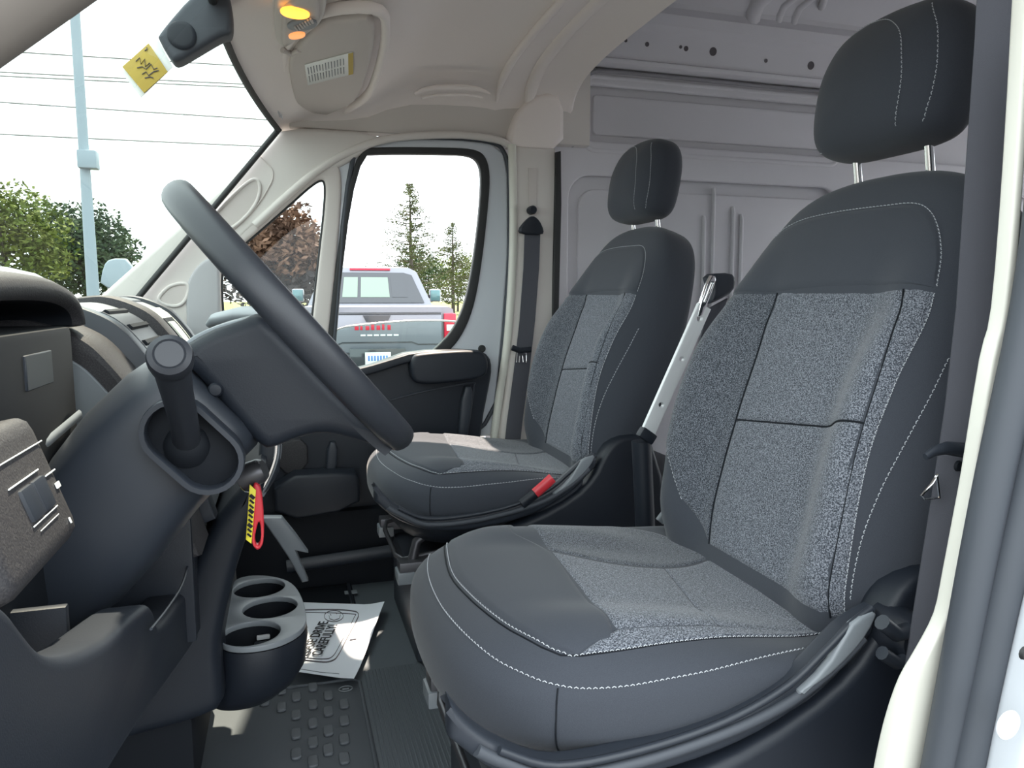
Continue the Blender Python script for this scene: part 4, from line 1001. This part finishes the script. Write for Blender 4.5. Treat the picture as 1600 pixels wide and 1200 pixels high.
b2 = sempty('trim_4', (.62, .5, .6), 'driver door pillar with rubber weatherstrip and white painted edge')
cream = px([(1602, -40), (1585, 250), (1566, 480), (1547, 562), (1518, 740), (1507, 800), (1488, 900), (1474, 965), (1446, 1020), (1420, 1065), (1400, 1120), (1385, 1180), (1372, 1250), (1470, 1250), (1475, 1150), (1500, 1000), (1540, 740), (1580, 480), (1602, 200), (1622, -40)], y=.52)
plate('inner_flange', [catmull(cream[:13], 3)+catmull(cream[13:], 3)], 'y', .525, .016, M['cream'], b2, .003, 2)
def strip(name, pts, y, r, m, fl=1.0):
    return tube(name, catmull(px(pts, y=y), 4), r, M[m], b2, 14, fl, (0, 1, 0))
strip('weatherstrip', [(1658, 0), (1640, 250), (1610, 480), (1571, 740), (1543, 800), (1522, 900), (1466, 1200), (1448, 1310)][:3]+[(1555, 740), (1524, 900), (1497, 1050), (1469, 1200), (1447, 1310)],   .497, .0160, 'rubber', 1.0)
strip('weatherstrip', [(1716, 0), (1698, 250), (1667, 480), (1612, 740), (1576, 900), (1544, 1050), (1512, 1200), (1490, 1310)], .480, .0145, 'rubber', 1.0)
wp = px([(1750, -300), (1725, 100), (1685, 480), (1628, 740), (1575, 960), (1524, 1200), (1490, 1420), (2100, 1420), (2100, -300)], y=.474)
plate('outer_skin', [catmull(wp[:7], 4)+wp[7:]], 'y', .450, .04, M['white'], b2, .010, 3)
lathe('stamped_boss', [(.013, 0), (.0125, .0008), (.011, .001), (0, .001)], frame(at(1575, 1133, y=.43), (0, -1, 0)), M['white'], b2, 24)
box2('pillar_core', (.70, .45, .55), (.86, .56, 2.0), M['plastic'], b2, .02)
lathe('fastener', [(0, .004), (.005, .003), (.006, 0)], frame(at(1600, 1020, y=.43), (0, -1, 0)), M['seal'], b2, 12)

# perforated bar between the seats
mb = thing('metal_bar', 'silver perforated metal bar with a black plastic head standing between the two seats', 'bar', (.70, 1.32, .57))
yb = 1.32
e_a, e_b = at(1100, 478, y=yb), at(1012, 676, y=yb)
dirb = (e_b-e_a).normalized(); sd = Vector((dirb.z, 0, -dirb.x))
if sd.x < 0: sd = -sd
hw = .0155
loops_ = [[e_a-sd*hw, e_a+sd*hw, e_b+sd*hw, e_b-sd*hw]]
Ln = (e_b-e_a).length
for t, r in ((.10, .006), (.30, .0001), (.42, .005), (.78, .005)):
    if r > .001: c = e_a+dirb*Ln*t; loops_.append([c+Vector((r*math.cos(2*PI*i/12), 0, r*math.sin(2*PI*i/12))) for i in range(12)])
plate('bar_plate', loops_, 'y', yb, .010, M['steel'], mb, .002, 2)
fo = [(1107, 430), (1118, 432), (1112, 452), (1102, 478), (1094, 496), (1086, 494)]
fi = [(1109, 440), (1112, 442), (1100, 472), (1096, 470)]
plate('buckle_frame', [chaikin(px(fo, y=yb), 1), px(fi, y=yb)], 'y', yb, .012, M['chrome'], mb, .002, 2)
plate('plastic_head', [chaikin(px([(1106, 428), (1140, 426), (1148, 436), (1144, 456), (1120, 470), (1104, 476), (1112, 450)], y=yb+.02), 1)], 'y', yb+.03, .04, M['plastic_gl'], mb, .008, 3)
tube('foot_post', [e_b+dirb*.02+Vector((0, .01, 0)), Vector((.70, yb+.01, .85)), Vector((.70, yb, .57))], .020, M['plastic'], mb, 12)
box('end_cap', e_b+dirb*.006, (.036, .02, .022), M['plastic'], mb, .004, ry(35))
plate('rear_strap', [px([(1106, 482), (1136, 466), (1120, 520), (1092, 570), (1080, 580)], y=yb+.04)], 'y', yb+.04, .006, M['belt'], mb, .001, 1)
bk2 = tube('buckle_stalk', px([(1030, 815), (1045, 795), (1058, 780)], y=1.235), .010, M['satin'], seat1, 10, .5)

# ================================================================== outdoors
struct(raw('lawn', [(-120, 24, .02), (120, 24, .02), (120, 160, .5), (-120, 160, .5)], [(0, 1, 2, 3)], M['grass'], None, None), 'sunlit grass beyond the lot')
def leafmat(name, a, b):
    m = mat(name, a, .8, spec=.2, var=(1.3, b, .35, .65)); return m
def leaf_mesh(name, blobs, n, size, m, parent, droop=.0):
    """thousands of small leaf quads scattered through rounded clumps"""
    v = []; f = []; tot = sum(r[0]*r[1]*r[2] for c, r in blobs)
    for c, r in blobs:
        c = Vector(c); k = int(n*(r[0]*r[1]*r[2])/tot)+20
        for _ in range(k):
            d = Vector((random.gauss(0, 1), random.gauss(0, 1), random.gauss(0, 1))).normalized()
            q = random.random()**.35*(1+.18*math.sin(7*d.x+3*c.x)*math.cos(6*d.z+2*d.y))
            p = Vector(c)+Vector((d.x*r[0], d.y*r[1], d.z*r[2]))*q
            a = Vector((random.gauss(0, 1), random.gauss(0, 1), random.gauss(0, .6))).normalized()*size*random.uniform(.6, 1.3)
            b = a.cross(Vector((random.gauss(0, 1), random.gauss(0, 1), random.gauss(0, 1))).normalized()).normalized()*size*random.uniform(.4, .8)
            i = len(v); v += [p-a, p+b*.8, p+a, p-b*.8]; f.append((i, i+1, i+2, i+3))
    o = raw(name, v, f, m, parent, None, False); o['kind'] = 'stuff'; return o
def tree(label, base, h, blobs, m, n, size, trunk_r=.18, cat='tree'):
    t = thing('tree', label, cat, base)
    b = Vector(base)
    tube('trunk', [b, b+Vector((.05, 0, h*.4)), b+Vector((.0, .05, h*.75))], [trunk_r, trunk_r*.75, trunk_r*.35], M['bark'], t, 8)
    for k in range(5):
        a = k*2.5; z = h*(.35+.08*k)
        tube('branch', [b+Vector((0, 0, z)), b+Vector((math.cos(a)*h*.12, math.sin(a)*h*.12, z+h*.10)), b+Vector((math.cos(a)*h*.2, math.sin(a)*h*.2, z+h*.22))], [trunk_r*.4, trunk_r*.25, trunk_r*.1], M['bark'], t, 6)
    leaf_mesh('foliage', blobs, n, size, m, t); return t
M['bark'] = mat('tree_bark', (.06, .05, .042), .9)
M['leaf_dark'] = leafmat('dark_green_leaves', (.030, .052, .026), (.055, .085, .04))
M['leaf_yel'] = leafmat('yellow_green_leaves', (.08, .115, .022), (.14, .165, .04))
M['leaf_red'] = leafmat('copper_leaves', (.10, .060, .045), (.20, .115, .075))
M['leaf_plum'] = leafmat('dark_plum_leaves', (.045, .042, .044), (.080, .070, .066))  # darker plum tone for the lower crown
M['needle'] = leafmat('spruce_needles', (.05, .065, .03), (.10, .113, .05))
def G(a, d): p = at(a, 464, d=d); return Vector((p.x, p.y, 0))
def Z(b, d, a=700): return at(a, b, d=d).z
# copper tree in the quarter window
g_ = G(440, 24); bl = []
for a, b, r in ((440, 352, 1.0), (415, 375, .9), (465, 378, .9), (440, 390, 1.1), (400, 405, .8), (478, 400, .7)):
    p = at(a, b, d=24); bl.append(((p.x, p.y, p.z), (r, r, r*.85)))
t = tree('copper leaved tree seen through the triangular quarter window', g_, 3.6, bl, M['leaf_red'], 4200, .12)
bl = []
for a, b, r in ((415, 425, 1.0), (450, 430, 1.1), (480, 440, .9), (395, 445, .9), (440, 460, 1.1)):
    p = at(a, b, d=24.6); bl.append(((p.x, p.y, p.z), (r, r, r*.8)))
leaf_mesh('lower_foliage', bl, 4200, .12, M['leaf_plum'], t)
# left trees through the windshield
bl = []
for a, b, r in ((0, 345, 1.5), (40, 350, 1.3), (70, 385, 1.0), (20, 380, 1.4), (80, 410, .8), (-60, 360, 1.8), (60, 425, .9)):
    p = at(a, b, d=30); bl.append(((p.x, p.y, p.z), (r, r, r*.9)))
tree('yellow green leafy tree at the far left beyond the windshield', G(10, 30), 5.0, bl, M['leaf_yel'], 7000, .10)
bl = []
for a, b, r in ((95, 372, 1.7), (130, 365, 1.7), (160, 385, 1.6), (105, 410, 1.7), (150, 415, 1.8), (180, 415, 1.2), (85, 430, 1.4), (190, 440, 1.0)):
    p = at(a, b, d=38); bl.append(((p.x, p.y, p.z), (r, r, r*.85)))
tree('broad dark green tree behind the lamp post', G(135, 38), 5.5, bl, M['leaf_dark'], 11000, .12)
# conifers through the side window
def conifer(label, a, top, d, w, seed):
    random.seed(seed); b = G(a, d); h = Z(top, d, a); t = thing('conifer', label, 'tree', b, 'conifers behind the pickup')
    tube('trunk', [b, b+Vector((0, 0, h*.5)), b+Vector((0, 0, h))], [.16, .10, .02], M['bark'], t, 8)
    bm = bmesh.new(); v = []; f = []
    z = h*.14
    while z < h*.985:
        L = w*(1-(z/h))**.85*random.uniform(.75, 1.15)+.08
        for k in range(6):
            an = random.random()*2*PI; l = L*random.uniform(.6, 1.1); dr = random.uniform(-.05, .18)
            P = [b+Vector((math.cos(an)*l*s, math.sin(an)*l*s, z-dr*l*s+.25*l*s*s)) for s in (0, .33, .66, 1)]
            bm_tube(bm, P, [.022, .016, .010, .005], 4)
            for _ in range(int(9+l*13)):
                s = random.uniform(.12, 1); i = min(2, int(s*3)); p = P[i].lerp(P[i+1], s*3-i)
                q = p+Vector((random.gauss(0, .07), random.gauss(0, .07), random.uniform(-.16, .06)))
                e = Vector((random.gauss(0, 1), random.gauss(0, 1), random.gauss(-.5, .5))).normalized()*.085; g = e.cross(Vector((random.random(), random.random(), random.random()))).normalized()*.028
                j = len(v); v += [q-e, q+g, q+e, q-g]; f.append((j, j+1, j+2, j+3))
        z += h*.028*random.uniform(.7, 1.3)
    o = frombm('branches', bm, M['bark'], t); o['kind'] = 'stuff'
    o = raw('needles', v, f, M['needle'], t, None, False); o['kind'] = 'stuff'
conifer('tall sparse conifer standing left behind the pickup truck', 643, 284, 44, 4.1, 3)
conifer('shorter sparse conifer right of the tall one behind the pickup', 708, 343, 57, 3.6, 5)
random.seed(11)
bl = []
for a, b, r in ((650, 410, 1.3), (665, 430, 1.5), (640, 440, 1.5)):
    p = at(a, b, d=51); bl.append(((p.x, p.y, p.z), (r, r, r)))
tree('dark bush at the foot of the tall conifer', G(652, 51), 2.6, bl, M['leaf_dark'], 4200, .11, .12, 'bush')
bl = []
for a, b, r in ((690, 425, 1.4), (720, 415, 1.3), (745, 420, 1.5), (705, 445, 1.4), (735, 445, 1.4)):
    p = at(a, b, d=66); bl.append(((p.x, p.y, p.z), (r, r, r)))
tree('pale green bush right behind the shorter conifer', G(715, 66), 2.6, bl, M['leaf_yel'], 4600, .12, .12, 'bush')

# lamp post and wires
M['post'] = mat('weathered_grey_steel', (.26, .32, .36), .55, .1)
lpb = G(146, 17)
lp = thing('lamp_post', 'tall grey steel post with a junction box, beyond the windshield', 'post', lpb)
tube('pole', [lpb, lpb+Vector((0, 0, 4)), lpb+Vector((0, 0, 12))], [.13, .095, .085], M['post'], lp, 14)
box('junction_box', at(138, 250, d=16.9), (.34, .30, .34), M['post'], lp, .03)
box2('base_plate', lpb-Vector((.2, .2, 0)), lpb+Vector((.2, .2, .04)), M['post'], lp, .01)
M['wire'] = mat('overhead_cable', (.16, .17, .16), .7)
for lab, a, b in (('topmost overhead cable crossing the sky', 80, 105), ('upper cable of the close middle pair in the sky', 113, 133), ('lower cable of the close middle pair in the sky', 119, 138), ('overhead cable below the close middle pair', 160, 187), ('lowest overhead cable crossing the sky', 210, 229)):
    p, q = at(0, a, y=20), at(410, b, y=20); dv = q-p
    pts = [p+dv*s+Vector((0, 0, .018*(s-.5)**2)) for s in (-3, -1.5, 0, .25, .5, .75, 1, 2, 3.5)]
    tag(tube('power_line', pts, .016, M['wire'], None, 6), lab, 'cable', 'overhead cables')

# pickup truck
M['truck'] = mat('silver_truck_paint', (.21, .22, .255), .3, .35, coat=.5)
M['dkglass'] = mat('dark_vehicle_glass', (.030, .036, .045), .08, spec=.8)
M['tail'] = mat('tail_lamp_red', (.62, .02, .05), .25)
M['tyre'] = mat('tyre_rubber', (.02, .02, .02), .8)
tb = at(590, 557, y=9.2); tb.z = 0
tr = thing('pickup_truck', 'silver pickup truck with red tail lamps parked behind the half open window', 'truck', tb)
RT_ = Matrix.Rotation(math.radians(-4.5), 4, 'Z'); TM = Matrix.Translation(tb) @ RT_
def tpt(x, y, z): return TM @ Vector((x, y, z))
def tprism(name, prof, y0, y1, m, top=1.0, parent=tr, bev=.0):
    """prism along the truck's length; prof in (x, z)"""
    return loft(name, [[tpt(x, y0, z) for x, z in prof], [tpt(x, y1, z) for x, z in prof]], m, parent, True, True, 30)
def trect(name, x0, x1, z0, z1, y0, y1, m, parent=tr, bev=.015):
    bm = bmesh.new(); bm_box(bm, ((x0+x1)/2, (y0+y1)/2, (z0+z1)/2), (x1-x0, y1-y0, z1-z0), None, bev, 2)
    bm.transform(TM); return frombm(name, bm, m, parent)
bedp = [(-.98, .62), (-.99, 1.0), (-.95, 1.27), (-.90, 1.30), (.90, 1.30), (.95, 1.27), (.99, 1.0), (.98, .62)]
tprism('bed', bedp, .06, 2.0, M['truck'])
trect('tailgate', -.80, .80, .74, 1.26, -.015, .08, M['truck'], tr, .02)
tprism('tailgate_top', [(-.80, 1.235), (-.80, 1.285), (-.77, 1.30), (.77, 1.30), (.80, 1.285), (.80, 1.235)], -.035, .10, M['truck'])
trect('spoiler_gap', -.79, .79, 1.205, 1.228, -.022, .05, M['dkglass'], tr, .004)
plq = [(-.17, 1.20), (.17, 1.20), (.13, 1.12), (-.13, 1.12)]
tprism('tailgate_handle', plq, -.032, .0, M['dkglass'])
swage = [(-.78, .845), (-.50, .845), (-.42, .875), (.42, .875), (.50, .845), (.78, .845), (.78, .83), (.50, .83), (.42, .86), (-.42, .86), (-.50, .83), (-.78, .83)]
tprism('tailgate_swage', swage, -.022, .0, M['dkglass'])
for s in (-1, 1):
    lo, hi = sorted((s*.83, s*.985)); trect('tail_lamp', lo, hi, .86, 1.22, -.005, .2, M['tail'], tr, .02)
    trect('reverse_lens', lo+.03, hi-.03, 1.0, 1.08, -.012, .02, M['film'], tr, .005)
    lathe('wheel', [(.20, -.12), (.37, -.12), (.39, -.08), (.39, .08), (.37, .12), (.20, .12), (0, .10)], TM @ frame((s*.86, .95, .39), (s, 0, 0)), M['tyre'], tr, 28)
    lathe('wheel', [(.20, -.12), (.37, -.12), (.39, -.08), (.39, .08), (.37, .12), (.20, .12), (0, .10)], TM @ frame((s*.86, 4.4, .39), (s, 0, 0)), M['tyre'], tr, 28)
trect('bumper', -.97, .97, .50, .70, -.14, .10, M['truck'], tr, .04)
trect('plate_recess', -.34, .34, .54, .80, -.147, -.10, M['dkglass'], tr, .01)
lp_ = trect('licence_plate', -.155, .155, .595, .755, -.155, -.143, M['film'], tr, .004)
M['blue'] = mat('blue_print', (.10, .22, .55), .5)
for k in range(7):
    trect('plate_mark', -.12+k*.036, -.12+k*.036+.020, .65, .715, -.159, -.153, M['blue'], lp_, .001)
# red badge strokes on the tailgate
for k, (w_, hh) in enumerate(((.05, .075), (.03, .05), (.045, .05), (.04, .07), (.045, .055), (.03, .07), (.04, .06))):
    trect('badge_letter', -.27+k*.066, -.27+k*.066+w_, 1.02, 1.02+hh, -.022, -.014, M['tail'], tr, .003)
for k in range(6): trect('badge_letter', -.20+k*.08, -.20+k*.08+.06, .945, .965, -.022, -.014, M['film'], tr, .002)
cabp0 = [(-.99, .70), (-.99, 1.05), (-.93, 1.28), (.93, 1.28), (.99, 1.05), (.99, .70)]
tprism('cab_lower', cabp0, 2.05, 5.2, M['truck'])
up0 = [(-.93, 1.27), (-.70, 1.80), (-.58, 1.865), (.58, 1.865), (.70, 1.80), (.93, 1.27)]
up1 = [(-.93, 1.27), (-.72, 1.83), (-.58, 1.89), (.58, 1.89), (.72, 1.83), (.93, 1.27)]
up2 = [(-.95, 1.25), (-.94, 1.26), (-.90, 1.27), (.90, 1.27), (.94, 1.26), (.95, 1.25)]
loft('cab_roof', [[tpt(x, 2.1+(.18*(z-1.27)/.6), z) for x, z in up0], [tpt(x, 2.7, z) for x, z in up1], [tpt(x, 3.7, z) for x, z in up1], [tpt(x, 4.6, z) for x, z in up2]], M['truck'], tr, True, True, 30)
def rw(x, z, dy=-.02): return tpt(x, 2.1+.18*(z-1.27)/.6+dy, z)
raw('rear_window', [rw(-.80, 1.335), rw(.80, 1.335), rw(.62, 1.755), (rw(.50, 1.79)), rw(-.50, 1.79), rw(-.62, 1.755)], [(0, 1, 2, 3, 4, 5)], M['dkglass'], tr, None)
M['seethru'] = mat('bright_view_through_glass', (.22, .30, .24), .3)
for x0, x1 in ((-.42, -.20), (-.15, .28), (.32, .55)):
    raw('sliding_pane', [rw(x0, 1.42, -.026), rw(x1, 1.42, -.026), rw(x1*.92, 1.72, -.026), rw(x0*.92, 1.72, -.026)], [(0, 1, 2, 3)], M['seethru'] if x0 != .32 else M['dkglass'], tr, None)
trect('brake_lamp', -.30, .30, 1.825, 1.855, 2.24, 2.32, M['tail'], tr, .006)
for s in (-1, 1):
    lo, hi = sorted((s*1.06, s*1.25)); o = trect('side_mirror', lo, hi, 1.34, 1.56, 3.72, 3.86, M['truck'], tr, .03)
    trect('mirror_glass', lo+.012, hi-.012, 1.36, 1.54, 3.705, 3.73, M['mirr'] if 'mirr' in M else M.setdefault('mirr', mat('teal_mirror_glass', (.10, .20, .21), .1, .3)), o, .01)
    trect('mirror_arm', *sorted((s*.93, s*1.08)), 1.40, 1.46, 3.76, 3.82, M['tyre'], tr, .01)
# parked grey car beyond the dashboard
cr = thing('parked_car', 'pale grey car parked beyond the dashboard, only its roof end showing', 'car', (-2.4, 6.2, 0))
M['car'] = mat('pale_grey_car_paint', (.34, .37, .39), .3, .2, coat=.5)
side = [(-5.6, .45), (-5.6, .85), (-4.7, 1.05), (-4.0, 1.60), (-3.2, 1.72), (-2.35, 1.70), (-1.95, 1.60), (-1.45, 1.18), (-1.25, 1.05), (-1.2, .5)]
plate('car_body', [chaikin([Vector((x, 0, z)) for x, z in side], 1)], 'y', 6.6, 1.75, M['car'], cr, .12, 4)
plate('side_window', [chaikin([Vector((x, 0, z)) for x, z in ((-3.9, 1.12), (-3.75, 1.45), (-3.1, 1.60), (-2.75, 1.60), (-2.72, 1.12))], 1)], 'y', 5.715, .02, M['mirr'], cr, .004, 1)
plate('side_window', [chaikin([Vector((x, 0, z)) for x, z in ((-2.64, 1.12), (-2.66, 1.60), (-2.3, 1.58), (-2.02, 1.48), (-1.72, 1.16))], 1)], 'y', 5.715, .02, M['mirr'], cr, .004, 1)
for x in (-4.8, -1.95):
    for y in (5.85, 7.35): lathe('wheel', [(.18, -.1), (.31, -.1), (.33, -.06), (.33, .06), (.31, .1), (.18, .1), (0, .08)], frame((x, y, .33), (0, -1, 0)), M['tyre'], cr, 24)
ub = at(183, 426, d=9.2); ug = Vector((ub.x, ub.y, 0))
uc = thing('unidentified_box', 'unidentified dark grey shape, built as a box on a made-up post, just outside the windshield corner', 'box', ug)  # shape not identified; box and post are made up to stand for it
plate('unidentified_shell', [chaikin([Vector((ub.x+a, 0, ub.z+b)) for a, b in ((-.17, -.17), (-.12, .07), (-.05, .15), (.15, .15), (.17, -.17))], 1)], 'y', ub.y, .14, M['post'], uc, .02, 3)
tube('made_up_post', [ug, Vector((ub.x, ub.y, ub.z-.10))], .03, M['post'], uc, 10)
